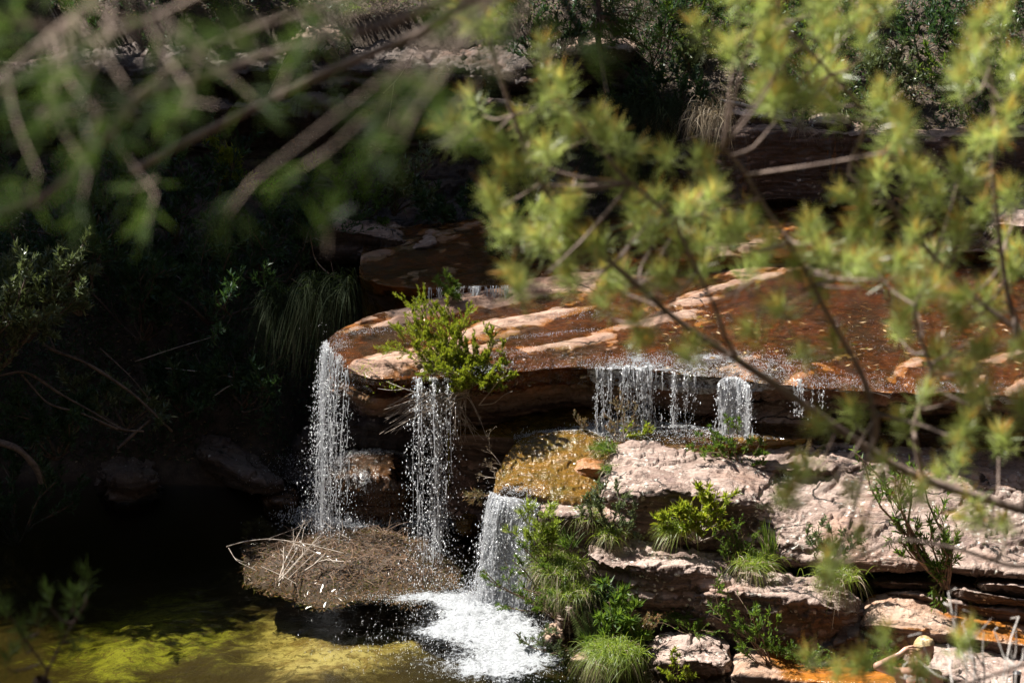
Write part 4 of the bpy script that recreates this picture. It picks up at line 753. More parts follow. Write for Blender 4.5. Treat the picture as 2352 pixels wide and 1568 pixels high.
sh('stream_shrub', 'dark small leaved shrub filling the gap under the slab tip', 1395, 1420, 19.95, [(1350, 1350, 19.9), (1375, 1340, 19.9), (1330, 1370, 19.9), (1400, 1360, 19.85), (1350, 1400, 19.8), (1310, 1380, 19.9)], L=.045, w=.013, per=12, depth=2, n=3, leafmat=G_dark, seed=19, r0=.006, shrink=.33)
tuft('grass_tussock', 'bright lime green tussock at the bottom beside the cracked stone', P(1415, 1495, 19.3), 1900, .42, .0055, .62, .95, .09, G_grass, lean=(-.35, -.55, .15), dry=.12)
sh('sapling', 'thin reddish sapling with leaf sprays in front of the bulging boulder', 1775, 1530, 19.2, [(1655, 1290, 19.45), (1640, 1330, 19.4), (1660, 1380, 19.35), (1700, 1420, 19.3), (1690, 1360, 19.35), (1630, 1410, 19.3), (1740, 1440, 19.25), (1690, 1470, 19.25)], L=.05, w=.011, per=7, depth=2, n=3, leafmat=G_mid, seed=20, r0=.006, shrink=.2)
sh('small_leafy_plant', 'little sprig of rounded leaves on the front of the bulging boulder', 1765, 1470, 19.4, [(1745, 1430, 19.35), (1765, 1420, 19.35), (1785, 1425, 19.35)], L=.05, w=.016, per=6, depth=1, n=3, leafmat=G_mid, seed=21, r0=.003)
sh('small_leafy_plant', 'small green plant growing beside the raised elbow of the woman', 2035, 1560, 19.15, [(2000, 1500, 19.1), (2020, 1480, 19.15), (2040, 1490, 19.1), (2055, 1500, 19.1), (2010, 1530, 19.05), (2040, 1525, 19.0), (1990, 1520, 19.1)], L=.05, w=.014, per=8, depth=2, n=3, leafmat=G_mid, seed=22, r0=.005, shrink=.36)
for k, (u, v, Y, lab) in enumerate(((1545, 1425, 19.9, 'low green mat of herbs left under the slab shadow'), (1600, 1450, 19.7, 'low green mat of herbs behind the cracked stone'), (1790, 1500, 19.35, 'low green mat of herbs above the orange puddle'), (1860, 1520, 19.2, 'low green mat of herbs trailing right towards the dark cleft'), (1480, 1440, 19.75, 'low brownish mat of herbs beside the upright shrub'))):
    at = P(u, v, Y); shrub('ground_herb', lab, at, [(rng.normal(0, .16), rng.normal(0, .08), .05+.05*rng.random()) for _ in range(12)], L=.024, w=.010, per=12, depth=1, n=4, leafmat=G_mid if k != 4 else G_heath, r0=.003, seed=30+k, shrink=.4, cat='herb', group='low herbs on the lower ledges')
sh('sprouting_twig', 'young sprig with pale leaves at the bottom, left of the rusty rock', 1560, 1590, 18.95, [(1545, 1500, 18.95), (1560, 1520, 18.9), (1530, 1540, 18.9), (1580, 1530, 18.9)], L=.04, w=.010, per=8, depth=2, n=3, leafmat=G_fresh, seed=36, r0=.003, shrink=.3)
sh('bare_plant', 'needle leaved sprig sticking out left of the brown rock by the cave', 1128, 1130, 20.95, [(1085, 1125, 20.9), (1090, 1140, 20.9), (1075, 1135, 20.9)], L=.05, w=.005, per=14, depth=1, n=3, leafmat=G_heath, seed=37, r0=.003, up=-.1)
sh('bare_plant', 'dead grey twig on the dark cave edge beside the brown rock', 1150, 1085, 21.3, [(1118, 1030, 21.3), (1122, 1060, 21.2), (1110, 1100, 21.2)], L=.02, w=.004, per=2, depth=2, n=3, leafmat=G_dry, barkmat=B_grey, seed=38, r0=.005)
sh('small_leafy_plant', 'feathery green plant growing in the little upper fall', 1030, 690, 23.5, [(1010, 650, 23.5), (1025, 640, 23.5), (1045, 655, 23.5), (1035, 672, 23.4), (1050, 685, 23.4)], L=.06, w=.008, per=10, depth=2, n=3, leafmat=G_mid, seed=39, r0=.004, shrink=.35)
sh('small_leafy_plant', 'pale leafy plant at the far left edge of the upper stream', 1148, 598, 24.6, [(1120, 560, 24.6), (1140, 545, 24.6), (1160, 550, 24.6), (1170, 570, 24.5)], L=.06, w=.016, per=8, depth=2, n=3, leafmat=G_grey, seed=40, r0=.005, shrink=.35)
tuft('grass_tussock', 'small tuft on the dry ridge behind the flowing sheet', P(1435, 632, 24.2), 60, .22, .01, .35, .2, .03, G_heath)
# hanging moss strands
mb = MB()
for k in range(5):
    p0 = P(1030+rng.normal(0, 1.5), 988, 21.9); mb.tube(smooth_path([p0, p0-[0, 0, .25], P(1030+rng.normal(0, 2), 1080+rng.uniform(-10, 50), 21.9)], 10), .005, .002, 4)
o = mb.build('moss_strand', mat_leaf('moss', (0.22, 0.18, 0.02), (0.30, 0.24, 0.04)), None); tag(o, 'long mustard coloured moss strand hanging from the thin ledge into the cave', 'moss')
# dark bank on the left
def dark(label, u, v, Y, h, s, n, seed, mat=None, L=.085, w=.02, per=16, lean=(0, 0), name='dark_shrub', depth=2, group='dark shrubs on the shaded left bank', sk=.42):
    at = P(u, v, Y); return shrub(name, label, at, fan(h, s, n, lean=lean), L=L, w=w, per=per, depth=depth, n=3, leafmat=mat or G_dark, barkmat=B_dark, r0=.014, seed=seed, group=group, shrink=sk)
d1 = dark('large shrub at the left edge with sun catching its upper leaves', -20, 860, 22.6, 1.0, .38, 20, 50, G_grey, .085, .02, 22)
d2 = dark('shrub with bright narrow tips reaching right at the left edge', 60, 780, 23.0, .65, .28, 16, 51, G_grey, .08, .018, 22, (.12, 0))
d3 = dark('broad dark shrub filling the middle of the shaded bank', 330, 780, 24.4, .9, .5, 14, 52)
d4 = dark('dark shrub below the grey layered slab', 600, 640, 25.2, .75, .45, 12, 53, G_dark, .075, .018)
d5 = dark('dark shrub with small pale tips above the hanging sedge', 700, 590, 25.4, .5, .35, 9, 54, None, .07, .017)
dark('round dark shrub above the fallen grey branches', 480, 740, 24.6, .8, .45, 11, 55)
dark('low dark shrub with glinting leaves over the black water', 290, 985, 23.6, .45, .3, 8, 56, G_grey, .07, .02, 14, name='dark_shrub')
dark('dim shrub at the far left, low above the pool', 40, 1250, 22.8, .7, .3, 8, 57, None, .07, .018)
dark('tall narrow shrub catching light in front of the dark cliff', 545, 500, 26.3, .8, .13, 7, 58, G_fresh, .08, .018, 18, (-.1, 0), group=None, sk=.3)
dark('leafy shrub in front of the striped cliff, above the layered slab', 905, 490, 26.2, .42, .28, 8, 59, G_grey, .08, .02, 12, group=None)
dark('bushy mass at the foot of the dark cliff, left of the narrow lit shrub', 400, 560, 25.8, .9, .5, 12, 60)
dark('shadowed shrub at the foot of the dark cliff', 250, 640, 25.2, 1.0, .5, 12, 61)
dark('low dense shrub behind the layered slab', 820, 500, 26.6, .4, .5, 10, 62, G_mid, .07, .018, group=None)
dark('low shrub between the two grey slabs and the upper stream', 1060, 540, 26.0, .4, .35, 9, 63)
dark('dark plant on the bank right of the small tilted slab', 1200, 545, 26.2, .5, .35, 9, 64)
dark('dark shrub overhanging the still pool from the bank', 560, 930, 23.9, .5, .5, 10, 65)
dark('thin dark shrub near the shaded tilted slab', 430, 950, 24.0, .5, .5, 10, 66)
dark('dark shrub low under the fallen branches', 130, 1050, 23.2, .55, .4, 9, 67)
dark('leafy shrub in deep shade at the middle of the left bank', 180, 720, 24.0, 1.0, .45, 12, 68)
def curtain(label, u0, u1, v0, Yb, L, n, mat=G_dgrass, drop=1.4, name='sedge_curtain', lean=(-.15, -.5, .5), group=None):
    at = P((u0+u1)/2, v0, Yb); root = empty(name, at); mb = MB(); w_ = (P(u1, v0, Yb)-P(u0, v0, Yb))[0]
    bs = np.stack([rng.uniform(-w_/2, w_/2, n), rng.normal(0, .1, n), rng.normal(0, .06, n)], -1)
    add_blades(mb, bs, np.array(lean)+rng.normal(0, .28, (n, 3)), L*(.5+.6*rng.random(n)), .007, drop, 6); mb.build('blades', mat, root); tag(root, label, 'sedge', group)
curtain('long dark sedge hanging down beside the left end of the rock shelf', 700, 815, 655, 23.7, .6, 650, drop=1.5)
curtain('second hank of hanging sedge left of the first, mixed with twigs', 620, 720, 690, 24.0, .7, 700, drop=1.3)
curtain('dry pale grass hanging over the cliff edge right of the sapling', 1420, 1560, 250, 26.6, .6, 600, G_dgrass, 1.2, 'hanging_grass')
curtain('dark hanging grass on the shaded cliff corner', 1380, 1500, 330, 26.6, .9, 900, G_dgrass, 1.3, 'hanging_grass')
curtain('straw grass hanging over the left corner of the cliff block', 1590, 1680, 262, 26.15, .4, 350, G_dry, 1.3, 'hanging_grass')
tuft('grass_tussock', 'dead grass tuft lying on the cliff block between the two slabs', P(1835, 296, 26.1), 200, .3, .006, .9, .8, .05, G_dry, lean=(0, -.3, 0), dry=.1)
# sapling and plants on the upper slope
def crooked(name, label, pts, r0, r1, mat, cat, leaf=None):
    at = P(*pts[0]); root = empty(name, at); mb = MB(); mb.tube(smooth_path([P(*q)-at for q in pts], 26), r0, r1, 8, wob=.25); mb.build('trunk', mat, root)
    if leaf: leaf(root, at)
    tag(root, label, cat); return root
def needle_tufts(cl, mat, L=.14, n=90, w=.006):
    def f(root, at):
        mb = MB(); st = MB()
        for (u, v, Y) in cl:
            p = P(u, v, Y)-at; k = n
            d = rng.normal(size=(k, 3))+[0, 0, .6]; add_leaves(mb, p+rng.normal(0, .03, (k, 3)), d, L, w, bend=.1)
            st.tube(smooth_path([P(1376, 40, 26.9)-at, (P(1376, 40, 26.9)-at)*.5+p*.5+[0, 0, .05], p], 8), .008, .004, 4)
        st.build('branches', B_twig, root); mb.build('needle_tufts', mat, root)
    return f
crooked('sapling', 'slender banded trunk sapling with green needle tufts standing before the grey boulder', [(1385, 268, 26.7), (1396, 230, 26.75), (1384, 160, 26.85), (1374, 90, 26.9), (1376, 40, 26.9), (1370, -60, 26.9)], .042, .026, B_dark, 'sapling',
        needle_tufts([(1365, 70, 26.8), (1380, 75, 26.7), (1410, 80, 26.8), (1430, 75, 26.8), (1450, 85, 26.9), (1440, 60, 26.9), (1470, 20, 27), (1400, 15, 26.9), (1430, 10, 27), (1490, 50, 27), (1500, 30, 27), (1510, 90, 27), (1350, 10, 27), (1460, 40, 26.9), (1480, 110, 26.9), (1395, 95, 26.8), (1420, 55, 26.9)], G_mid))
sh('rock_shrub', 'glossy leaved shrub on the upper slope right of the sapling', 1595, 200, 27.6, [(1560, 80, 27.6), (1580, 60, 27.6), (1610, 55, 27.6), (1630, 75, 27.6), (1640, 100, 27.6), (1600, 110, 27.5), (1565, 120, 27.5), (1620, 130, 27.5)], L=.10, w=.03, per=9, depth=2, n=3, leafmat=G_grey, seed=70, r0=.012, shrink=.27)
crooked('tree_trunk', 'thin dark trunk rising from the flat slabs on the cliff block', [(1815, 290, 26.35), (1808, 200, 26.5), (1790, 100, 26.6), (1785, -60, 26.7)], .035, .028, B_dark, 'tree')
crooked('tree_trunk', 'dark leaning trunk on the slope at the top right', [(1990, 250, 27.5), (2040, 130, 28.2), (2070, 40, 28.6), (2080, -80, 29)], .05, .035, B_dark, 'tree')
ups = [(1250, 210, 27.6, G_dark), (1180, 60, 29.5, G_mid), (1520, 300, 26.7, G_dark), (1680, 150, 27.6, G_mid), (1740, 60, 28.4, G_mid), (1880, 180, 27.8, G_mid), (1950, 100, 28.5, G_dark), (2010, 260, 27.0, G_grey), (2140, 190, 27.8, G_dark), (2230, 270, 27.0, G_mid), (2300, 150, 28.2, G_dark), (2150, 60, 29.2, G_mid), (1640, 20, 29.4, G_dark), (1870, 30, 29.4, G_mid), (2330, 20, 29.6, G_dark), (950, 130, 28.6, G_mid), (560, 120, 28.9, G_dark), (800, 40, 30, G_mid), (300, 180, 28.5, G_dark), (100, 120, 29, G_mid), (430, 60, 30, G_dark), (1060, 20, 30, G_dark), (1500, 150, 27.5, G_dark), (1290, 20, 29.8, G_dark)]
labs = ['left of the sapling', 'at the top middle, behind the blurred branch', 'below the hanging dry grass', 'between the glossy shrub and the thin trunk', 'left of the thin dark trunk, near the top', 'right of the thin dark trunk', 'left of the leaning trunk', 'with small grey leaves above the cliff block end', 'right of the leaning trunk', 'above the cliff edge at the right', 'high at the right edge', 'at the top right above the leaning trunk', 'at the top, over the glossy shrub', 'at the top, between the two dark trunks', 'in the top right corner', 'on the dark ledge left of the middle', 'on the cliff top behind the top left boulder', 'above the top left boulder', 'on the left part of the cliff top', 'far left on the cliff top', 'near the top left of the slope', 'at the top, left of the middle', 'under the grey overhanging boulder', 'at the top, above the grey overhanging boulder']
for k, (q, lb) in enumerate(zip(ups, labs)):
    shrub('slope_shrub', 'wild shrub on the upper slope ' + lb, P(*q[:3]), fan(.55+.3*rng.random(), .35, 9), L=.07, w=.018, per=14, depth=2, n=3, leafmat=q[3], barkmat=B_dark, r0=.01, seed=100+k, group='shrubs on the slope above the cliffs', shrink=.45)
for k, (u, v, Y, m_, lb) in enumerate(((2120, 170, 27.6, G_grass, 'bright strappy grass clump right of the leaning trunk'), (1655, 240, 26.9, G_dry, 'dry grass clump behind the flat slab'), (1560, 250, 27.0, G_dgrass, 'dark grass clump left of the flat slab'), (1930, 240, 27.0, G_grass, 'thin green grass above the chunky slab'), (1490, 280, 26.9, G_dry, 'dry grass clump at the cliff corner'), (2060, 290, 26.4, G_dgrass, 'dark grass at the cliff edge on the right'), (1700, 215, 27.1, G_dgrass, 'dark grass clump behind the driftwood branch'), (2200, 110, 28.4, G_dry, 'straw coloured clump near the top right'))):
    tuft('grass_tussock', lb, P(u, v, Y), 260, .5, .009, .8, .7, .08, m_, lean=(0, -.2, 0), dry=.3, group='grass clumps on the slope above the cliffs')
# scattered small growth and litter on the slopes: nobody could count it
def scatter(name, label, n, xr, yr, L, w, mat, zmin=-.0, kind='blade', cat='undergrowth', f=None):
    x = rng.uniform(*xr, n); y = rng.uniform(*yr, n); z = ground_h(x, y); ok = z > zmin
    if f is not None: ok &= f(x, y)
    p = np.stack([x, y, z], -1)[ok]; k = len(p); mb = MB()
    if kind == 'blade': add_blades(mb, p, rng.normal(0, .8, (k, 3))*[1, 1, .2]+[0, -.1, .8], L*(.4+rng.random(k)), w, .6, 4)
    elif kind == 'litter': add_leaves(mb, p+[0, 0, .02], rng.normal(0, 1, (k, 3))*[1, 1, .25], L, w)
    else: add_leaves(mb, p+np.stack([0*x[ok], 0*x[ok], rng.random(k)**1.5*.45], -1), rng.normal(0, 1, (k, 3))+[0, 0, .5], L, w)
    o = mb.build(name, mat); tag(o, label, cat, kind='stuff')
clump = lambda s, t: (lambda x, y: fbm(np.stack([x, y, 0*x+s], -1), 1.3, 3) > t)
scatter('slope_grass', 'dry grass and stalks over the upper slope', 26000, (-8, 8), (26.4, 32), .22, .006, G_dry, 2.5, 'blade', 'grass', clump(1, -.15))
scatter('slope_leaves', 'low green growth over the upper slope', 120000, (-8, 8), (26.4, 32), .065, .02, G_dark, 2.5, 'leaf', 'undergrowth', clump(5, -.32))
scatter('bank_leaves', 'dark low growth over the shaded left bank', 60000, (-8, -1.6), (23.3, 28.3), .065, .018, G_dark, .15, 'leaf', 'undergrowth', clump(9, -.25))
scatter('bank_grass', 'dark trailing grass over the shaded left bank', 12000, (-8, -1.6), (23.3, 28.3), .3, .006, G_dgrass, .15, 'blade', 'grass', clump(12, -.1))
scatter('leaf_litter', 'brown fallen leaves over the slopes', 30000, (-8, 8), (23.3, 32), .05, .02, mat_leaf('litter', (0.20, 0.12, 0.07), (0.33, 0.24, 0.16), trans=.2, rough=.6), .15, 'litter', 'leaf litter')

# bare wood
def wood(name, label, paths, mat, cat, group=None, wob=.2):
    a0 = P(*paths[0][0][0]); root = empty(name, a0); main = True
    for pts, r0, r1 in paths:
        mb = MB(); mb.tube(smooth_path([P(*q)-a0 for q in pts], 28), r0, r1, 7, wob=wob); mb.build('limb' if not main else 'main_limb', mat, root); main = False
    tag(root, label, cat, group); return root
wood('fallen_branch', 'long curved fallen branch sloping down right across the dark bank, uppermost of three', [([(100, 790, 23.3), (125, 805, 23.2), (200, 835, 23.1), (300, 900, 23.1), (370, 965, 23.1), (395, 990, 23.2)], 0.0180, 0.0132), ([(110, 765, 23.4), (125, 800, 23.2)], 0.0072, 0.0108), ([(230, 800, 23.5), (300, 865, 23.3), (345, 920, 23.3)], 0.0084, 0.0060)], B_dark, 'branch', 'fallen branches on the left bank')
wood('fallen_branch', 'bent fallen branch arching below the longest one', [([(0, 862, 23.0), (60, 855, 22.9), (140, 905, 22.9), (220, 950, 22.9), (280, 985, 22.9), (330, 990, 23.0)], 0.0132, 0.0120), ([(50, 860, 22.9), (110, 925, 22.8), (190, 950, 22.8), (270, 985, 22.85)], 0.0096, 0.0120)], B_dark, 'branch', 'fallen branches on the left bank')
wood('fallen_branch', 'thick red brown root curving down at the left edge', [([(-20, 1010, 22.4), (40, 1030, 22.3), (80, 1070, 22.3), (95, 1110, 22.3)], 0.0420, 0.0240)], B_dark, 'root', 'fallen branches on the left bank')
wood('fallen_branch', 'thin grey branch crossing the bank toward the hanging sedge', [([(380, 845, 24.0), (470, 855, 23.9), (560, 870, 23.9), (625, 880, 23.9)], 0.0072, 0.0036), ([(470, 925, 23.6), (520, 890, 23.7), (560, 872, 23.9)], 0.0072, 0.0048), ([(310, 830, 24.0), (400, 800, 24.0), (500, 770, 24.2)], 0.0060, 0.0030)], B_grey, 'branch', 'fallen branches on the left bank')
wood('fallen_branch', 'dark log leaning up right from the black water', [([(270, 1030, 23.2), (320, 985, 23.3), (350, 960, 23.4)], 0.0180, 0.0120)], B_dark, 'branch', 'fallen branches on the left bank')
wood('dead_branch', 'thin bowed stems rising beside the upper left shrubs', [([(800, 660, 24.0), (745, 620, 24.2), (722, 590, 24.3), (712, 540, 24.3)], .009, .005), ([(800, 655, 24.0), (770, 640, 24.2), (760, 600, 24.3)], .006, .003), ([(735, 690, 23.9), (705, 665, 24.0), (670, 640, 24.1)], .008, .004)], B_twig, 'branch')
wood('driftwood', 'silvery weathered branch lying behind the flat slab', [([(1655, 232, 26.7), (1700, 240, 26.6), (1740, 252, 26.55), (1800, 262, 26.5)], .03, .02), ([(1740, 245, 26.6), (1775, 250, 26.6), (1815, 262, 26.6)], .012, .008)], B_grey, 'branch')
wood('dead_branch', 'pale forked dead twig hanging in the shade near the top middle', [([(880, 215, 26.2), (905, 190, 26.2), (925, 165, 26.2), (950, 120, 26.2)], .007, .005), ([(905, 190, 26.2), (898, 240, 26.2), (890, 290, 26.2)], .006, .003), ([(925, 165, 26.2), (900, 150, 26.1), (885, 130, 26.1)], .004, .002)], B_grey, 'branch')
wood('dead_branch', 'thin straight dead twig above the dark cliff ledge', [([(617, 215, 26.8), (640, 165, 26.8), (672, 110, 26.8)], .008, .005)], B_grey, 'branch')
# debris raft in the pool
at = Z(800, 1290, 0.0); mb = MB()
nx, ny = 150, 90; uu, vv = np.meshgrid(np.linspace(560, 1060, nx), np.linspace(1175, 1385, ny), indexing='ij')
hh = np.exp(-((uu-810)/200)**2-((vv-1285)/66)**2)
G = np.array([[Z(a_, b_, 0.0) for a_, b_ in zip(r1_, r2_)] for r1_, r2_ in zip(uu, vv)]); hn = hh + .16*fbm(G, 2.2, 4); G[..., 2] = -0.06 + 0.15*sstep(.18, .85, hn) + .035*np.clip(fbm(G, 5, 3), 0, 1)*(hn > .2)
qd = grid_quads(nx, ny)[:, ::-1]; qd = qd[(hn.ravel()[qd] > .17).all(1)]; root = empty('debris_raft', at); mesh('litter_mound', (G-at).reshape(-1, 3), qd, mat=M_ground, parent=root, attrs={'sand': np.full(nx*ny, .12), 'algae': np.full(nx*ny, .25), 'bed': 1-sstep(-.02, .05, G[..., 2])})
M_lit = mat_leaf('wet_litter', (0.10, 0.045, 0.02), (0.22, 0.11, 0.055), (0.30, 0.2, 0.13), trans=.15, rough=.25, spec=.8)
k = 17000; iu, iv = rng.integers(0, nx, k), rng.integers(0, ny, k); ok = hn[iu, iv] > .14; p = G[iu, iv][ok]-at + rng.normal(0, .012, (ok.sum(), 3)); add_leaves(mb, p, rng.normal(0, 1, (len(p), 3))*[1, 1, .35], .055, .008)
mb.build('wet_leaves', M_lit, root); mb = MB()
rs = np.random.default_rng(5)
for k in range(900):
    i, j = rs.integers(20, nx-25), rs.integers(20, ny-22); p = G[i, j]-at
    if hn[i, j] < .2: continue
    d = unit(rs.normal(size=3)*[1, 1, .18]); L = .06+.30*rs.random()**2
    mb.tube(smooth_path([p+[0, 0, .01], p+d*L*.5+rs.normal(size=3)*.02+[0, 0, .03], p+d*L], 6), .0018+.0035*rs.random()**2, .001, 4)
o = mb.build('twigs', B_twig, root); o['kind'] = 'stuff'; mb = MB()
S_ = [([(640, 1330), (655, 1290), (700, 1200), (712, 1165)], .008), ([(640, 1335), (700, 1270), (760, 1215)], .01), ([(650, 1330), (652, 1260)], .009), ([(520, 1255), (560, 1245), (620, 1240), (700, 1252), (790, 1275)], .012), ([(525, 1258), (545, 1290), (590, 1315)], .006),
      ([(735, 1190), (775, 1225), (800, 1240)], .014), ([(655, 1320), (720, 1255), (800, 1225)], .006), ([(660, 1330), (740, 1260), (820, 1235)], .006), ([(610, 1240), (660, 1245), (740, 1280)], .007), ([(700, 1310), (740, 1290), (790, 1295)], .02), ([(690, 1170), (710, 1190), (730, 1210)], .006), ([(620, 1235), (680, 1215), (720, 1200)], .006), ([(600, 1300), (650, 1325), (680, 1345)], .006), ([(640, 1330), (690, 1250), (700, 1215), (740, 1170)], .006)]
for pts, r in S_:
    zz = np.linspace(.06, .16, len(pts)); zz[-1] += .12 if pts[-1][1] < 1230 else 0
    path = [np.array(Z(a_, b_, .14))-at for (a_, b_) in pts]; path = [q+np.array([0, 0, dz]) for q, dz in zip(path, (zz-zz[0])*.25)]
    mb.tube(smooth_path(path, 16), r*.6, r*.3, 5, wob=.3)
    for q in range(4):
        pth = smooth_path(path, 16); i = rs.integers(4, 14); d = unit(unit(pth[i+1]-pth[i])+rs.normal(size=3)*.5); mb.tube([pth[i], pth[i]+d*.07, pth[i]+d*.15+rs.normal(size=3)*.02], r*.4, r*.15, 4)
mb.build('bleached_branches', B_grey, root); tag(root, 'raft of bleached sticks and wet brown litter in the pool below the falls', 'debris')
# floating leaves on the stream
mb = MB(); k = 260; uu = rng.uniform(1500, 2352, k); vv = rng.uniform(640, 850, k); p = np.array([Z(a_, b_, 2.015) for a_, b_ in zip(uu, vv)]); add_leaves(mb, p, rng.normal(0, 1, (k, 3))*[1, .6, .05], .07, .016, bend=0)
k = 40; uu = rng.uniform(1180, 1400, k); vv = rng.uniform(1030, 1140, k)
o = mb.build('floating_leaves', mat_leaf('straw_leaf', (0.45, 0.26, 0.10), (0.55, 0.40, 0.22), trans=.2)); tag(o, 'straw coloured fallen leaves drifting on the shallow stream', 'leaves', kind='stuff')
# ------------------------------------------------------------------ falling water
M_drop = mat_drop('water_drops'); M_veil = mat_veil('water_veil', .9); M_thin = mat_veil('water_veil_thin', .2)
_oct = np.array([[1, 0, 0], [-1, 0, 0], [0, 1, 0], [0, -1, 0], [0.2, 0, 2.6], [-0.2, 0, -2.6]], float)
_octf = np.array([[0, 2, 4], [2, 1, 4], [1, 3, 4], [3, 0, 4], [2, 0, 5], [1, 2, 5], [3, 1, 5], [0, 3, 5]])
def drops(mb, p, r):
    n = len(p); V = p[:, None] + _oct[None]*r[:, None, None]; mb.add(V.reshape(-1, 3), None, (np.arange(n)[:, None, None]*6+_octf[None]).reshape(-1, 3))
def fall(label, lip, zend, ns, nd, v0=0.55, jit=.012, grow=.10, size=(.003, .0065), dens=None, seed=0, seg=.16, rstr=.0045, veil=None, vdir=(0, -1, 0), fanx=0.0):
    nd = int(nd*1.35); ns = int(ns*.95); rstr = rstr*.62; rs = np.random.default_rng(seed); lp = smooth_path([P(*q) for q in lip], 60); at = lp[30]; root = empty('waterfall', at)
    w = np.ones(60) if dens is None else np.interp(np.linspace(0, 1, 60), np.linspace(0, 1, len(dens)), dens); w = w*(.12+np.clip(.5+1.1*vnoise(lp*[14, 14, 1]+seed*3.1), 0, 2)**2); cdf = np.cumsum(w)/w.sum()
    pick = lambda k: np.clip(np.interp(rs.random(k), cdf, np.linspace(0, 1, 60)), 0, 1)
    def lipat(f): i = f*59; i0 = np.clip(i.astype(int), 0, 58); fr = (i-i0)[:, None]; return lp[i0]*(1-fr)+lp[i0+1]*fr
    T = math.sqrt(2*max(.02, (at[2]-zend))/9.8)
    vd = unit(np.array(vdir, float))
    sf = pick(ns); sp_ = lipat(sf); sv = v0*(0.7+.5*rs.random(ns)); sdir = vd + rs.normal(0, .10, (ns, 3))*[1, 1, 0]
    pos = lambda k, t: sp_[k] + sdir[k]*(sv[k]*t)[:, None] + np.array([0, 0, -1.])*(4.9*t*t)[:, None]
    mb = MB()
    for k in range(ns):
        t = 0.0; 
        while t < T:
            dt = seg*(.4+1.2*rs.random())*T*(2.0 if t < .35*T else .6)
            if rs.random() < .85 - .5*t/T:
                tt = np.linspace(t, min(T, t+dt), 6); pth = pos(np.full(6, k), tt)-at; pth[:, :2] += rs.normal(0, .005, (6, 2)); r = rstr*(.4+.9*rs.random())*np.sin(np.linspace(.25, 2.9, 6))*(1+.3*rs.normal(size=6))
                V, q = tube(pth, np.abs(r)+.0006, 0, 4); mb.add(V, q)
            t += dt*1.15
    if ns: mb.build('water_strands', M_drop, root)
    k = rs.integers(0, ns, nd); t = T*np.sqrt(rs.random(nd))*1.0; t = np.where(rs.random(nd) < .4, T*rs.random(nd), t)
    p = pos(k, t)-at + rs.normal(0, 1, (nd, 3))*(jit+grow*(t/T)[:, None]**1.5)*[1, .8, .5]; ok = p[:, 2]+at[2] > zend-.02
    mb = MB(); drops(mb, p[ok], np.minimum(size[0]*.78*np.exp(rs.normal(0, .5, ok.sum())), .008))
    o = mb.build('droplets', M_drop, root); o['kind'] = 'stuff'
    if veil:
        mm, lo = veil; nt_ = 70; tt = np.linspace(0, T, nt_); G = lp[:, None] + vd[None, None]*(v0*.9*tt)[None, :, None] + np.array([0, 0, -1.])*(4.9*tt**2)[None, :, None]
        G = crom(G, 160, 0); G[..., 1] += .035*fbm(G*[1, 1, .4], 9, 3); G[..., 0] += .01*fbm(G*[1, 1, .5], 7, 2)
        e = np.sin(np.linspace(0.0, np.pi, 160))[:, None]**1.0; th = np.linspace(1, lo, nt_)[None, :]
        mesh('water_veil', (G-at).reshape(-1, 3), grid_quads(160, nt_), mat=mm, parent=root, attrs={'t': (e*th-.2) + .45*vnoise(np.stack([G[..., 0]*11, G[..., 1]*3, G[..., 2]*.8+seed], -1)) - .25*np.linspace(0, 1, nt_)[None, :]*(1-e)})
    tag(root, label, 'waterfall'); return root
fall('tall glittering curtain of droplets falling off the left end of the rock shelf', [(748, 785, 22.52), (752, 795, 22.42), (775, 812, 22.25), (812, 845, 22.02), (845, 868, 21.9)], 0.05, 66, 4600, .42, .014, .09, (.003, .0065), [1.8, 1.5, .8, .35, .15], 1, vdir=(-.35, -1, 0), fanx=.3)
fall('bright white stream falling behind and below the green lip bush', [(950, 852, 21.93), (975, 850, 21.93), (1000, 850, 21.93), (1035, 848, 21.93)], 0.02, 56, 2600, .42, .009, .05, (.003, .0065), [1.5, .6, 1.1, .5], 2, rstr=.006, veil=(M_thin, .0), vdir=(.05, -1, 0))
fall('sparse sprinkle of droplets landing in front of the debris raft', [(935, 870, 21.85), (985, 868, 21.75), (1040, 865, 21.8)], -.0, 12, 1900, 1.15, .02, .10, (.0035, .007), None, 3, rstr=.004)
fall('leftmost thin strand of the right hand fall, beside the dark rock face', [(1368, 842, 22.0), (1385, 842, 22.0), (1405, 843, 22.0)], 1.24, 20, 300, .35, .008, .03, (.003, .005), [1.3, .7, 1.0], 4, rstr=.006)
fall('widest white braid of the right hand fall, behind the heath shrub', [(1425, 850, 21.95), (1440, 838, 22.02), (1470, 846, 21.95), (1492, 838, 22.0), (1522, 858, 21.85)], 1.25, 46, 800, .35, .008, .03, (.003, .0055), [1.6, .7, 1.2, .6], 5, rstr=.007, veil=(M_thin, .5))
fall('short faint dribble between the white braid and the small white chute', [(1545, 855, 21.75), (1570, 856, 21.72), (1600, 858, 21.7)], 1.38, 18, 420, .3, .008, .02, (.003, .005), None, 6, rstr=.005)
fall('small bright chute splashing onto the brown slab at the right', [(1650, 880, 21.55), (1665, 868, 21.6), (1695, 866, 21.6), (1722, 884, 21.5)], 1.42, 44, 800, .55, .008, .03, (.003, .0055), [.7, 1.3, 1.2, .6], 7, rstr=.008, veil=(M_veil, .9))
fall('short low trickle at the right, partly behind blurred foliage', [(1800, 866, 21.6), (1850, 872, 21.5), (1890, 880, 21.4)], 1.6, 12, 200, .5, .01, .03, (.003, .0055), None, 8, rstr=.007)
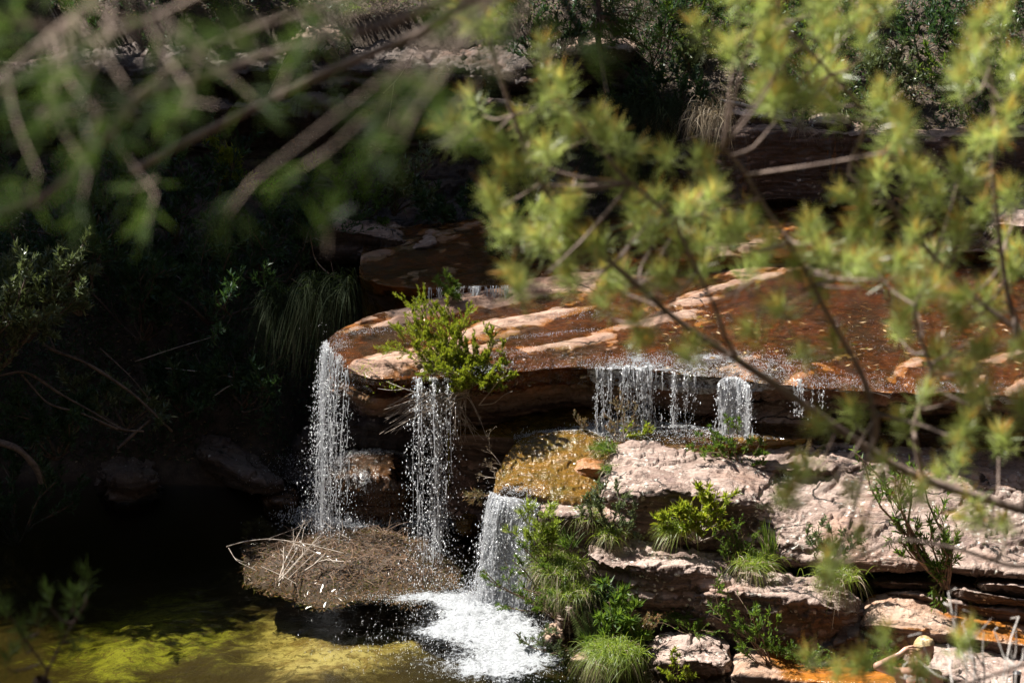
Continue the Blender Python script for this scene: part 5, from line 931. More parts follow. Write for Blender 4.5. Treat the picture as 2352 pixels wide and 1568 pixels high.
fall('small bluish fall stepping down in the shade at the upper left', [(985, 660, 23.72), (1040, 658, 23.68), (1100, 657, 23.66), (1170, 655, 23.7)], 1.99, 90, 260, .45, .004, .008, (.003, .005), [1.5, 1.2, .8, .7], 9, seg=.6, rstr=.007, veil=(M_thin, .8))
fall('thick white front fall pouring off the brown rock into the pool', [(1128, 1128, 20.88), (1150, 1140, 20.80), (1185, 1142, 20.74), (1215, 1150, 20.7), (1242, 1160, 20.7)], 0.0, 190, 6500, .66, .012, .07, (.003, .0075), [1.2, .8, 1.5, .9, 1.0], 10, rstr=.010, veil=(M_veil, .75), vdir=(-.48, -1, 0), fanx=.95)
_G, _n = WETB; at_ = _G.mean((0, 1)); Vw = _G + _n*.014; aw = .10 + .85*vnoise(_G*[4, 4, 1.5]) + .25*sstep(.3, .6, _G[..., 2])
root = empty('waterfall', at_); mesh('water_veil', (Vw-at_).reshape(-1, 3), grid_quads(*_G.shape[:2], True), mat=M_thin, parent=root, attrs={'t': aw}); tag(root, 'bluish white water streaming over the rounded dark boulder in the shade', 'waterfall')
# spray and foam lumps thrown up at the landings
def spray(label, spots, seed):
    rs = np.random.default_rng(seed); mb = MB()
    for (u, v, z, su, sy, sz, n, r) in spots:
        c = Z(u, v, z); p = c + np.stack([rs.normal(0, su, n), rs.normal(0, sy, n), np.abs(rs.normal(0, sz, n))], -1); drops(mb, p, rs.uniform(.4, 1.3, n)*r*.8)
    o = mb.build('spray', M_drop); tag(o, label, 'spray', kind='stuff')
spray('spray and froth where the front fall hits the pool', [(1120, 1415, 0, .26, .14, .05, 2400, .0038), (1160, 1460, 0, .28, .2, .025, 1500, .0035), (985, 1374, 0, .3, .09, .02, 1200, .0035), (1130, 1540, 0, .3, .15, .015, 900, .0035), (1080, 1400, 0, .1, .1, .12, 1200, .004), (1190, 1390, .05, .1, .1, .12, 1200, .004), (1120, 1380, 0, .22, .1, .18, 1800, .003), (1000, 1480, 0, .45, .3, .01, 900, .004)], 20)
spray('bluish spray and froth in the shade where the left falls land', [(740, 1190, 0, .2, .15, .05, 1600, .006), (850, 1200, 0, .35, .12, .05, 1800, .006), (980, 1195, 0, .18, .15, .06, 1800, .006), (1045, 1185, .05, .06, .06, .05, 900, .007), (850, 1062, .35, .38, .12, .05, 5000, .0035), (800, 1110, .2, .35, .2, .1, 3500, .003), (900, 950, .8, .25, .1, .2, 1500, .004)], 21)
spray('sparkling spray on the brown slab under the right hand falls', [(1385, 985, 1.25, .12, .08, .03, 900, .005), (1460, 970, 1.28, .14, .06, .03, 600, .005), (1690, 918, 1.42, .1, .06, .03, 600, .005), (1300, 995, 1.24, .2, .05, .01, 500, .0045)], 22)
from mathutils.bvhtree import BVHTree
def bvh(names):
    vs, fs = [], []; o_ = 0
    for nm in names:
        me = bpy.data.objects[nm].data; c = np.empty(len(me.vertices)*3, np.float32); me.vertices.foreach_get('co', c); c = c.reshape(-1, 3); f = np.empty(len(me.loops), np.int32); me.loops.foreach_get('vertex_index', f); vs.append(c); fs.append(f.reshape(-1, 4)+o_); o_ += len(c)
    return BVHTree.FromPolygons(np.concatenate(vs).tolist(), np.concatenate(fs).tolist())
_bv = bvh(['rock_shelf', 'stream_water', 'rock_ledge', 'rock_step', 'step_water', BROWN])
def HIT(p):
    h = _bv.ray_cast(Vector((float(p[0]), float(p[1]), float(p[2])+.35)), Vector((0, 0, -1)), 1.2)
    return (h[0] is not None, np.array(h[0]) if h[0] is not None else None)
rs = np.random.default_rng(33); mb = MB()  # white beads: froth, and sun glints painted as solid specks
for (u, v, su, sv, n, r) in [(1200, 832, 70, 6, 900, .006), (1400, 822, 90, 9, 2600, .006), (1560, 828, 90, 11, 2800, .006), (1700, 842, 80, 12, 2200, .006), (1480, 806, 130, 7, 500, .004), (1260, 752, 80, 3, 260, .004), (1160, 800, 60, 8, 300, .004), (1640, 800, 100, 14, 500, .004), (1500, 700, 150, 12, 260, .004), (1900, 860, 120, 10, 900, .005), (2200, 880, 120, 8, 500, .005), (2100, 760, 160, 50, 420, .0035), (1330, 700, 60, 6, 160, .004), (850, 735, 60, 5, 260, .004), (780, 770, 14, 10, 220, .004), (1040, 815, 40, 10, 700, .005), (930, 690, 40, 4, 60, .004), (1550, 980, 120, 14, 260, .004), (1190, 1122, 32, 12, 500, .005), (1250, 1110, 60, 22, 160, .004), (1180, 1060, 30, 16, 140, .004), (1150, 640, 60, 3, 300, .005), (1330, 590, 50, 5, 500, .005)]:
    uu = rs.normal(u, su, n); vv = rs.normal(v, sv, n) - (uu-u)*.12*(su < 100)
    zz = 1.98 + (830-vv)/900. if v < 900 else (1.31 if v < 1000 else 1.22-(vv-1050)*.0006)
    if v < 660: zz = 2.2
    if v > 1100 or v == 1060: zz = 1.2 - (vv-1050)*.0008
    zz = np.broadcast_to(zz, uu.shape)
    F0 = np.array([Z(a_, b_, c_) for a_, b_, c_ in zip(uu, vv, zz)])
    # settle each bead on the water or rock below it
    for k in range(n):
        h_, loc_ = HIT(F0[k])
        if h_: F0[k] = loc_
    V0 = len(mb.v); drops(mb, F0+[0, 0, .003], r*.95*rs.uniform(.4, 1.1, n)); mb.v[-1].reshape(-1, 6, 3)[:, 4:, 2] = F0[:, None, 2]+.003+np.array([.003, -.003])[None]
o = mb.build('froth_glints', M_drop); tag(o, 'white beads for froth and painted sun glints on the shallow running water', 'froth', kind='stuff')
# ------------------------------------------------------------------ trees out of frame, crowns placed to shade the gorge or block sky
B_trunk = mat_bark('bark_gum', (0.30, 0.24, 0.19), (0.14, 0.10, 0.08), scale=6)
S_ = np.array(TO_SUN)
def shade_tree(label, trunk_xy, crowns, seed, L=.155, n=2600):
    rs = np.random.default_rng(seed); x, y = trunk_xy; z0 = float(ground_h(np.array([x]), np.array([y]))[0]); root = empty('tall_tree', (x, y, z0)); at = np.array([x, y, z0])
    mb = MB(); cs = [np.array(c[0]) for c in crowns]; cm = np.mean(cs, 0); fork = at*.45+cm*.55; fork[:2] = at[:2]*.75+cm[:2]*.25
    mb.tube(smooth_path([at-at-[0, 0, .3], (at*.6+fork*.4)-at+[.1, 0, 0], fork-at], 14), .17, .11, 9, wob=.1); mb.build('trunk', B_trunk, root)
    lb = MB(); lf = MB()
    for c, r in crowns:
        c = np.array(c); lb.tube(smooth_path([fork-at, (fork*.5+c*.5)-at+[0, 0, .3], c-at], 10), .09, .03, 6)
        k = max(8, int(26*r)); q = rs.normal(size=(k, 3)); q = unit(q)*rs.random((k, 1))**.5*r*[1, 1, .55]
        for e in q:
            lb.tube(smooth_path([c-at, c-at+e*.5+[0, 0, .08], c-at+e], 5), .02, .006, 4)
            m_ = int(n/k*1.0); pp = c-at+e+rs.normal(0, .26*r**.5, (m_, 3)); add_leaves(lf, pp, rs.normal(size=(m_, 3))+[0, 0, -.4], L, L*.32)
    lb.build('limbs', B_trunk, root); lf.build('crown', G_mid, root); tag(root, label, 'tree'); return root
def cast(u, v, z, t): return tuple(Z(u, v, z)+S_*t)
shade_tree('tall gum tree above the left bank shading the pool', (-11.5, 24.5), [(cast(60, 1215, 0, 10.5), 1.1), (cast(330, 1195, 0, 10.5), 1.05), (cast(520, 1180, 0, 10.3), .6), (cast(130, 1080, .3, 10.8), 1.1), (cast(380, 1080, .3, 10.4), 1.0)], 201, n=7000)
shade_tree('tall gum tree higher on the left bank shading the bank shrubs', (-12.5, 27), [(cast(120, 900, 1, 11), 1.1), (cast(400, 900, 1, 11), 1.2), (cast(560, 1020, .6, 10.6), .8), (cast(560, 820, 1.2, 11), 1.0), (cast(-80, 700, 1.5, 11), .7), (cast(735, 700, 1.6, 9), .6), (cast(650, 700, 1.4, 9), .7)], 202, n=6500)
shade_tree('tall gum tree behind the dark cliff on the left', (-12, 30), [(cast(330, 300, 3.2, 10), 1.2), (cast(600, 300, 3.2, 10), 1.0), (cast(850, 300, 3.2, 10), 1.0), (cast(60, 350, 3, 10), 1.2), (cast(60, 560, 2.4, 10), 1.0), (cast(330, 660, 1.8, 11.5), 1.2), (cast(560, 600, 2, 11.5), 1.1), (cast(700, 520, 2.4, 11.5), .8), (cast(250, 450, 2.6, 11), 1.1)], 203, n=6500)
shade_tree('tall gum tree on the slope behind the middle of the gorge', (-9.5, 33), [(cast(380, 60, 4.3, 9), 1.0), (cast(700, 60, 4.4, 9), 1.0), (cast(1020, 80, 4.3, 9), .9), (cast(1180, 60, 4.4, 9), .8), (cast(60, 60, 4.4, 9), 1.0), (cast(200, 110, 4.2, 9), 1.3), (cast(850, 110, 4.2, 9), 1.2), (cast(550, 80, 4.4, 9), 1.2), (cast(850, 590, 2.2, 12.5), .75), (cast(1040, 560, 2.3, 12), .7), (cast(700, 200, 4, 9), 1.1), (cast(1000, 150, 4, 9), .9), (cast(400, 150, 4.2, 9), 1.2), (cast(1120, 400, 3, 10), .8)], 204, n=5500)
shade_tree('tall gum tree far back above the upper slope', (-4.5, 36), [(cast(1250, 60, 4.4, 9), .8), (cast(1500, 250, 3.4, 10), .7), (cast(2000, 120, 4.2, 9), .7), (cast(2250, 60, 4.4, 9), .9), (cast(2300, 250, 3.6, 10), .6), (cast(1700, 20, 4.6, 9), .7)], 205, n=4200)
shade_tree('slender unseen gum tree near the lookout, added to shade the upper left branches', (-3.9, 1.2), [((-2.6, 2.5, 12.2), .65), ((-3.2, 2.5, 12.9), .6), ((-2.0, 2.2, 11.6), .45)], 206, L=.10, n=330)  # unseen tree added to dim the blurred upper left foliage
shade_tree('unseen gum tree on the lookout slope, added to block sky light', (7, 10), [((4.5, 11, 15.5), 2.4), ((7.5, 14, 15), 2.4), ((6, 7, 16), 2.4), ((2.5, 7.5, 17), 2.2)], 207, L=.36, n=2600)  # this tree and the next three are unseen, added to block sky light
shade_tree('unseen gum tree on the right bank of the gorge, added to block sky light', (11, 19), [((8.5, 18, 13), 2.4), ((10, 22, 13.5), 2.5), ((7.5, 23, 14.5), 2.2), ((6, 16, 15.5), 2.0)], 208, L=.36, n=2600)
shade_tree('unseen gum tree behind the lookout, added to block sky light', (-3, -4), [((-3, -2, 17), 2.4), ((1, -1, 17.5), 2.4), ((-6, 1, 16), 2.2), ((3, 2.5, 17.5), 2.2), ((-7, 6, 17), 2.2)], 209, L=.36, n=2600)
shade_tree('unseen gum tree on the slope far behind the stream, added to block sky light', (6, 40), [((3, 37, 15), 2.4), ((7, 36, 16), 2.4), ((0, 39, 17), 2.4)], 210, L=.36, n=2600)
# ------------------------------------------------------------------ the two blurred trees between the lookout and the creek
N_near = mat_leaf('needle_sunlit', (0.24, 0.36, 0.06), (0.55, 0.62, 0.30), (0.80, 0.30, 0.04), trans=.5, rough=.35, spec=.8, tcol=(0.62, 0.70, 0.16))  # sun highlights put into the pale leaf colour
N_far = mat_leaf('needle_shaded', (0.03, 0.065, 0.018), (0.08, 0.12, 0.04), None, trans=.4, rough=.5, spec=.2, tcol=(0.22, 0.34, 0.06))  # shade put into the darkened leaf colour
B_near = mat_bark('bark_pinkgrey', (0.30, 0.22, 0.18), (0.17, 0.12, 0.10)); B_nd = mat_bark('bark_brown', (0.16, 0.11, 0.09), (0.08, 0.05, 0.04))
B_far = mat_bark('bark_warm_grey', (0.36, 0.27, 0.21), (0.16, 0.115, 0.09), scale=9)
def near_tree(name, label, base, trunk, branches, clusters, leafmat, bark, L, w, n, seed, csz=.028, updir=(-.1, 0, 1.0), spl=.40, tr=1.0):
    rs = np.random.default_rng(seed); at = np.array(base, float); root = empty(name, at)
    mb = MB(); mb.tube(smooth_path([np.array(q)-at for q in trunk], 30), .05, .02, 8, wob=.1); mb.build('trunk', bark, root)
    allp = []
    for (pts, r0, r1) in branches:
        mb = MB(); pth = smooth_path([P(*q)-at if len(q) == 3 and q[2] < 60 and abs(q[0]) > 12 else np.array(q)-at for q in pts], 26); mb.tube(pth, r0, r1, 6, wob=.15); mb.build('branch', bark, root); allp.append(pth)
    AP = np.concatenate(allp); lf = MB(); tw = MB()
    for (u, v, Y) in clusters:
        c = P(u, v, Y)-at; k = np.argmin(((AP-c)**2).sum(1)+np.where(AP[:, 2] > c[2]+.02, .004, 0)); a = AP[k]
        d0 = unit(c-a+np.array(updir)*.05) if np.linalg.norm(c-a) > .02 else unit(np.array(updir))
        pth = smooth_path([a, a*.5+c*.5+rs.normal(size=3)*.006-[0, 0, .008], c], 8); tw.tube(pth, .0035*tr, .0018*tr, 4)
        tops = [(c, unit(np.array(updir)+d0*.6+rs.normal(size=3)*.25))]
        for j in range(1): tops.append((c+rs.normal(size=3)*csz*.9, unit(np.array(updir)+rs.normal(size=3)*.5)))
        for (q, d) in tops:
            tw.tube([q, q+d*L*.6], .0012, .0008, 3)
            f = rs.random(n)**.7; pp = q+d*(f*L*.7)[:, None]; dd = d*(.25+.75*f[:, None])+rs.normal(size=(n, 3))*spl; add_leaves(lf, pp, dd, L*.62, w, np.clip(f**2.6*1.1+rs.normal(0, .12, n)-.14, 0, 1), bend=.05)
    tw.build('twigs', bark, root)['kind'] = 'stuff'; lf.build('foliage', leafmat, root); tag(root, label, 'tree'); return root
D = 4.8
cl = [(1060, 280), (1110, 255), (1265, 215), (1290, 250), (1225, 310), (1195, 350), (1290, 330), (1380, 320), (1340, 300), (1180, 410), (1240, 420), (1140, 470), (1190, 530), (1280, 500), (1330, 480), (1410, 440), (1450, 410), (1380, 390), (1200, 600), (1255, 560), (1310, 610), (1380, 560), (1440, 520), (1500, 470), (1540, 460), (1560, 510), (1480, 570), (1560, 580), (1650, 350), (1640, 410), (1630, 490), (1690, 490), (1700, 570), (1640, 560), (1750, 530), (1820, 510), (1870, 550), (1760, 620), (1700, 660), (1830, 640), (1890, 610), (1950, 570), (1800, 720), (1880, 700), (1750, 740), (1950, 650), (2000, 710), (2050, 770), (2110, 700), (2130, 780), (2080, 640), (2150, 630), (2200, 570), (2250, 510), (2150, 480), (2100, 430), (2200, 420), (2010, 430), (1960, 450), (1920, 430), (2050, 340), (2100, 300), (2180, 270), (2230, 340), (2280, 400), (2300, 310), (2260, 160), (2250, 90), (2300, 70), (2220, 220), (2300, 210), (2330, 480), (2300, 560), (2330, 660), (2250, 690), (2200, 770), (2250, 830), (2200, 880), (2150, 900), (2250, 940), (2320, 880), (2340, 960), (2200, 1000), (2080, 1000), (2010, 1030), (1950, 960), (2050, 1080), (2200, 1080), (2300, 1050), (1850, 1090), (1830, 1150), (1950, 1130), (2000, 1200), (2080, 1150), (2250, 1200), (2310, 1250), (1950, 1290), (1900, 1320), (1330, 660), (1440, 660), (1460, 760), (1590, 810), (1400, 700), (1620, 700), (1560, 650), (2080, 560), (2020, 520), (1290, 640), (1230, 640), (1160, 560), (2000, 620), (1840, 560), (1700, 420), (1990, 860), (2070, 860), (2150, 830), (2290, 760), (1900, 790), (2330, 800)]
cl += [(1710, 40), (1740, 100), (1780, 160), (1765, 220), (1810, 260), (1850, 240), (1890, 200), (1920, 160), (1960, 120), (1900, 60), (1850, 30), (1980, 40), (1940, 250), (2000, 270), (1700, 10), (1730, 60), (1800, 200), (1870, 10), (1110, 90), (1150, 20), (1930, 20), (1790, 100)]
rs = np.random.default_rng(77)
cl = [(u+rs.normal(0, 12), v+rs.normal(0, 12)+14, D+rs.normal(0, .16)) for u, v in cl for _k in range(1) if rs.random() < .86 and not (1640 < u < 1950 and 285 < v < 475)]
cl += [(1985, 1560, 4.8), (2055, 1570, 4.8), (1925, 1580, 4.8), (2230, 1500, 4.8), (2120, 1590, 4.8)]
br = [([(2500, 1220, 4.85), (2352, 1172, 4.85), (2120, 1100, 4.85), (2000, 1035, 4.85), (1850, 930, 4.85), (1700, 830, 4.85), (1560, 740, 4.85), (1450, 640, 4.85), (1330, 540, 4.85), (1230, 400, 4.85), (1150, 180, 4.85), (1110, 40, 4.85), (1100, -60, 4.85)], .012, .0035),
      ([(2010, 960, 4.7), (1980, 860, 4.7), (1900, 720, 4.7), (1840, 600, 4.7), (1760, 480, 4.7), (1700, 380, 4.7), (1660, 340, 4.7)], .006, .003), ([(2000, 1035, 4.85), (2012, 985, 4.75), (2010, 950, 4.7)], .006, .006),
      ([(1665, 775, 4.7), (1640, 700, 4.7), (1600, 620, 4.7), (1540, 500, 4.7), (1450, 420, 4.7)], .005, .003), ([(1700, 830, 4.85), (1680, 800, 4.78), (1665, 775, 4.7)], .005, .005),
      ([(2352, 1172, 4.85), (2420, 900, 4.8), (2340, 760, 4.8), (2310, 650, 4.8), (2280, 400, 4.8), (2280, 200, 4.8), (2250, 60, 4.8)], .009, .003),
      ([(2340, 760, 4.8), (2200, 650, 4.85), (2050, 480, 4.9), (1950, 400, 4.95), (1990, 270, 4.95), (1900, 160, 4.95), (1820, 80, 4.95), (1740, 0, 4.95), (1720, -60, 4.95)], .006, .003),
      ([(2500, 1220, 4.85), (2352, 1300, 4.9), (2200, 1260, 4.9), (2060, 1240, 4.95), (1950, 1290, 5.0)], .007, .003),
      ([(2120, 1100, 4.85), (2100, 980, 4.85), (2140, 860, 4.85), (2100, 720, 4.85), (2160, 560, 4.85), (2200, 420, 4.85)], .006, .003)]
b0 = P(2560, 1240, 4.9); gz = float(ground_h(np.array([b0[0]+.1]), np.array([4.9]))[0])
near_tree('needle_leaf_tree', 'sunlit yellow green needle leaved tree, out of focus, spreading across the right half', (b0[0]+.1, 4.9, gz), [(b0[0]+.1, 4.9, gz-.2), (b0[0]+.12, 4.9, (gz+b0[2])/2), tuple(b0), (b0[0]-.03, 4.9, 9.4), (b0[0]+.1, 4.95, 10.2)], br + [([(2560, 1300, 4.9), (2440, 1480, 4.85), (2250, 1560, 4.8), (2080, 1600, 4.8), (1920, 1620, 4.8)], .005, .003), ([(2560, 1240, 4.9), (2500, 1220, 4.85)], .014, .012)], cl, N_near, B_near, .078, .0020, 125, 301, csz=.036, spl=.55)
D2 = 2.0
rs = np.random.default_rng(78); cl2 = []
for (u, v) in [(20, 40), (100, 60), (60, 130), (150, 110), (30, 250), (120, 200), (200, 60), (230, 140), (280, 40), (330, 90), (60, 340), (150, 320), (230, 260), (300, 200), (380, 150), (400, 60), (460, 110), (430, 200), (350, 280), (260, 350), (180, 420), (90, 440), (320, 400), (400, 350), (480, 270), (540, 180), (560, 100), (620, 50), (650, 130), (600, 230), (520, 330), (460, 400), (380, 450), (280, 470), (680, 200), (720, 120), (760, 60), (820, 40), (860, 100), (800, 170), (740, 240), (660, 300), (900, 180), (950, 120), (930, 50), (1000, 80), (1020, 20), (880, 250), (1080, 90), (1130, 30), (1200, 20), (1000, 190), (1060, 180), (960, 260), (560, 20), (30, 500), (740, 350), (850, 330), (600, 400)]:
    if rs.random() < (.85 if v < 300 else .45): cl2.append((u+rs.normal(0, 14), v+rs.normal(0, 14), D2+rs.normal(0, .12)))
cl2 = [c for c in cl2 if not (300 < c[0] < 1010 and abs((c[1]-(350-(c[0]-380)*.466)))*.9 < 60)]
br2 = [([(1250, -120, 2.07), (1150, -50, 2.9), (1050, 20, 3.5), (960, 80, 3.7), (820, 135, 3.7), (700, 190, 3.7), (560, 260, 3.7), (380, 350, 3.7), (300, 395, 3.7)], .0095, .006),
       ([(1150, -50, 2.9), (900, 50, 2.9), (740, 90, 2.8), (600, 130, 2.8), (460, 180, 2.8), (330, 215, 2.8), (270, 290, 2.8), (190, 370, 2.8), (120, 440, 2.8), (-14, 494, 2.8), (-60, 510, 2.8)], .006, .0035),
       ([(900, -60, 2.4), (720, 20, 2.4), (560, 75, 2.4), (420, 140, 2.4), (300, 230, 2.4), (255, 300, 2.4)], .0035, .002),
       ([(560, -60, 2.4), (400, 20, 2.4), (240, 90, 2.4), (100, 150, 2.4), (-40, 240, 2.4)], .0032, .002),
       ([(300, -60, 2.2), (180, 30, 2.2), (80, 110, 2.2), (-20, 200, 2.2)], .003, .002), ([(960, 80, 3.7), (900, 170, 3.6), (870, 250, 3.6)], .003, .0015), ([(460, 180, 2.8), (420, 250, 2.8), (340, 330, 2.8)], .002, .001)]
b2 = np.array([1.0, 2.3, float(ground_h(np.array([1.0]), np.array([2.3]))[0])])
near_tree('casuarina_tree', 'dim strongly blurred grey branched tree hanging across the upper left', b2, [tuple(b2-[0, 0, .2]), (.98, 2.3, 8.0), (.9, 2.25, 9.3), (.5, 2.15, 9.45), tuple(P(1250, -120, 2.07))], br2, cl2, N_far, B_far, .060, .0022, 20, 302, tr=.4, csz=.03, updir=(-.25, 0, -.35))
# small dim sprig at the lower left, and bleached curling twigs at the lower right
at = np.array([P(120, 1500, 5.2)[0], 5.2, float(ground_h(np.array([-1.0]), np.array([5.2]))[0])])
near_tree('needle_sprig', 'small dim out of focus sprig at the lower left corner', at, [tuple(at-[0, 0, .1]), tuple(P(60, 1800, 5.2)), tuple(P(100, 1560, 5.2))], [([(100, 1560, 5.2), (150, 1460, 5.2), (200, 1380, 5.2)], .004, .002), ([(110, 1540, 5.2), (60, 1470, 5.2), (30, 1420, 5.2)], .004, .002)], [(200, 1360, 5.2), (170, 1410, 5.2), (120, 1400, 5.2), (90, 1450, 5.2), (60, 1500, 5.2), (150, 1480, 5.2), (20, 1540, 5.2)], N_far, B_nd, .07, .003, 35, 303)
rs = np.random.default_rng(9); at = np.array([1.4, 7.0, float(ground_h(np.array([1.4]), np.array([7.0]))[0])]); root = empty('dry_shrub', at); mb = MB()
for (u0, v0, u1, v1, bx) in [(2220, 1650, 2175, 1330, 0), (2230, 1650, 2200, 1400, 20), (2250, 1650, 2235, 1380, -25), (2290, 1650, 2270, 1420, 30), (2330, 1650, 2345, 1400, -25), (2200, 1650, 2110, 1440, -20), (2180, 1640, 2090, 1500, 10), (2260, 1650, 2160, 1370, 20), (2300, 1640, 2320, 1450, 15), (2350, 1640, 2352, 1520, 15), (2150, 1640, 2060, 1540, 0)]:
    a_, b_ = P(u0, v0, 7.0+rs.normal()*.1), P(u1, v1, 7.0+rs.normal()*.1); mm = P((u0+u1)/2+bx, (v0+v1)/2-20, 7.0); tip = b_+np.array([.03*np.sign(bx+.1), 0, -.03])
    g0 = at+[(a_[0]-at[0])*.4, 0, 0]; pth = smooth_path([g0-at, a_-at, mm-at, b_-at, tip-at], 26); mb.tube(pth, .0055, .0024, 5)
    for j in range(5):
        i = rs.integers(12, 24); d = unit(unit(pth[i+1]-pth[i])+rs.normal(size=3)*.6); mb.tube(smooth_path([pth[i], pth[i]+d*.05, pth[i]+d*.1+[rs.normal()*.03, 0, .02]], 6), .003, .0012, 4)
mb.build('bleached_twigs', mat_bark('twig_bleached', (.62, .58, .54), (.42, .37, .34)), root); tag(root, 'bleached curling bare twigs, out of focus at the lower right before the woman', 'dry shrub')
# ------------------------------------------------------------------ the woman, and the cup on the rock
def capsule(a, b, ra, rb, sides=16, cap=5):
    a = np.asarray(a, float); b = np.asarray(b, float); d = unit(b-a); ref = np.array([0.21, .13, .97]) if abs(d[2]) < .9 else np.array([1., 0, 0])
    X = unit(np.cross(d, ref)); Yv = np.cross(d, X); rings = []
    for i in range(cap): t = -math.pi/2 + (math.pi/2)*i/cap; rings.append((a + d*ra*math.sin(t), max(ra*math.cos(t), ra*.02)))
    rings += [(a, ra), (b, rb)]
    for i in range(1, cap+1): t = (math.pi/2)*i/cap; rings.append((b + d*rb*math.sin(t), max(rb*math.cos(t), rb*.02)))
    th = np.linspace(0, 2*np.pi, sides, endpoint=False)
    V = np.array([c + (X*math.cos(q) + Yv*math.sin(q))*r for c, r in rings for q in th]); q = grid_quads(len(rings), sides, True)
    n = len(rings); return V, q, [list(range(sides))[::-1], list(range((n-1)*sides, n*sides))]
M_skin, nt, out = M('skin'); b = NB(nt); p_ = b.n('ShaderNodeBsdfPrincipled'); b.L(p_.outputs[0], out.inputs[0]); pos = b.pos()
b.L(b.mix(b.rng(b.noise(pos, 14, 4, .6), .4, .7), (.60, .36, .27), (.52, .28, .20)), p_.inputs['Base Color']); p_.inputs['Roughness'].default_value = .45
p_.inputs['Subsurface Weight'].default_value = .12; p_.inputs['Subsurface Radius'].default_value = (.012, .005, .003)
def solid(name, col, rough=.5, metal=0.0, spec=.5):
    m, nt, out = M(name); b = NB(nt); p = b.n('ShaderNodeBsdfPrincipled'); b.L(p.outputs[0], out.inputs[0]); p.inputs['Roughness'].default_value = rough; p.inputs['Metallic'].default_value = metal
    b.L(b.mix(b.noise(b.pos(), 60, 3, .6), col, tuple(c*.7 for c in col)), p.inputs['Base Color']); return m
YW = 17.75
PW = lambda u, v, dy=0.0: P(u, v, YW+dy)
crown, chin = PW(2121, 1461), PW(2127, 1526)
wb = np.array([PW(2112, 1560)[0], YW+.06, 0.0]); 
neck = PW(2112, 1536, .03); shR = PW(2064, 1545, .05); shL = PW(2152, 1549, -.02); chest = PW(2108, 1580, .04)
hip = chest + np.array([0.0, .06, -.42]); seat_z = hip[2]-.1
elb = PW(2015, 1529, -.10); wri = PW(2066, 1502, -.02); palm = PW(2081, 1491, .0)
V_, Q_, T_ = [], [], []; nn = [0]; polys = []
def addc(a, b_, ra, rb):
    V, q, caps = capsule(a, b_, ra, rb); V_.append(V); Q_.append(q+nn[0]); polys.extend([[i+nn[0] for i in c] for c in caps]); nn[0] += len(V)
addc(chest+[0, 0, .03], hip+[0, 0, .18], .105, .095); addc(chest+[-.05, 0, .06], chest+[.05, 0, .06], .085, .085); addc(hip+[-.07, 0, 0], hip+[.07, 0, 0], .11, .11); addc(chest, hip, .10, .105)
addc(chest+[-.04, -.06, -.02], chest+[-.05, -.075, -.05], .05, .05); addc(chest+[.05, -.07, -.02], chest+[.06, -.085, -.05], .05, .05)
addc(chest+[0, 0, .08], neck+[0, 0, .02], .06, .045); addc(neck, PW(2121, 1508, .02), .045, .047)
addc(neck+[0, .01, -.02], shR, .04, .045); addc(neck+[0, .01, -.02], shL, .04, .045); addc(shR, chest+[-.08, 0, -.02], .045, .07); addc(shL, chest+[.08, 0, -.02], .045, .07)
addc(shR, elb, .043, .034); addc(elb, wri, .034, .022); addc(wri, palm, .022, .026); addc(palm, palm+[.025, .005, .012], .024, .02)
ear = PW(2098, 1494, -.02)
for k in range(4):
    a = palm + np.array([.02, -.006-.004*k, .028-.017*k]); m1 = a + np.array([.030, -.012, .012-.004*k]); m2 = m1 + np.array([.022, -.002, -.006]); e = m2+np.array([.014, .006, -.012]); L_ = (.95, 1.05, 1.0, .8)[k]
    m1 = a+(m1-a)*L_; m2 = m1+(m2-m1)*L_ if False else a+(m2-a)*L_; e = a+(e-a)*L_; addc(a, m1, .0085, .008); addc(m1, m2, .008, .0075); addc(m2, e, .0075, .0065)
tb = palm+np.array([-.004, -.012, -.012]); addc(tb, tb+[.02, -.02, -.022], .0105, .009); addc(tb+[.02, -.02, -.022], tb+[.042, -.016, -.030], .009, .0075)
# left arm hanging to the rock, legs drawn up towards the left of the picture
elbL = shL+np.array([.06, -.02, -.27]); wrL = elbL+np.array([.02, -.12, -.2]); addc(shL, elbL, .042, .034); addc(elbL, wrL, .034, .023); addc(wrL, wrL+[0, -.05, -.03], .026, .024)
for k in range(4): a = wrL+np.array([-.03+.02*k, -.06, -.03]); addc(a, a+[0, -.05, -.03], .0085, .008); addc(a+[0, -.05, -.03], a+[0, -.075, -.055], .008, .0065)
addc(wrL+[-.025, -.03, -.02], wrL+[-.055, -.06, -.04], .01, .008)
knR = P(1965, 1580, 17.35); knR[2] -= .045; ftR = knR+np.array([-.02, -.12, -.42]); addc(hip+[-.09, -.02, 0], knR, .085, .055); addc(knR, ftR, .05, .034); addc(ftR, ftR+[-.06, -.17, -.03], .036, .026)
knL = hip+np.array([-.16, -.42, .10]); ftL = knL+np.array([.02, -.1, -.42]); addc(hip+[.07, -.02, 0], knL, .085, .055); addc(knL, ftL, .05, .034); addc(ftL, ftL+[-.03, -.18, -.03], .036, .026)
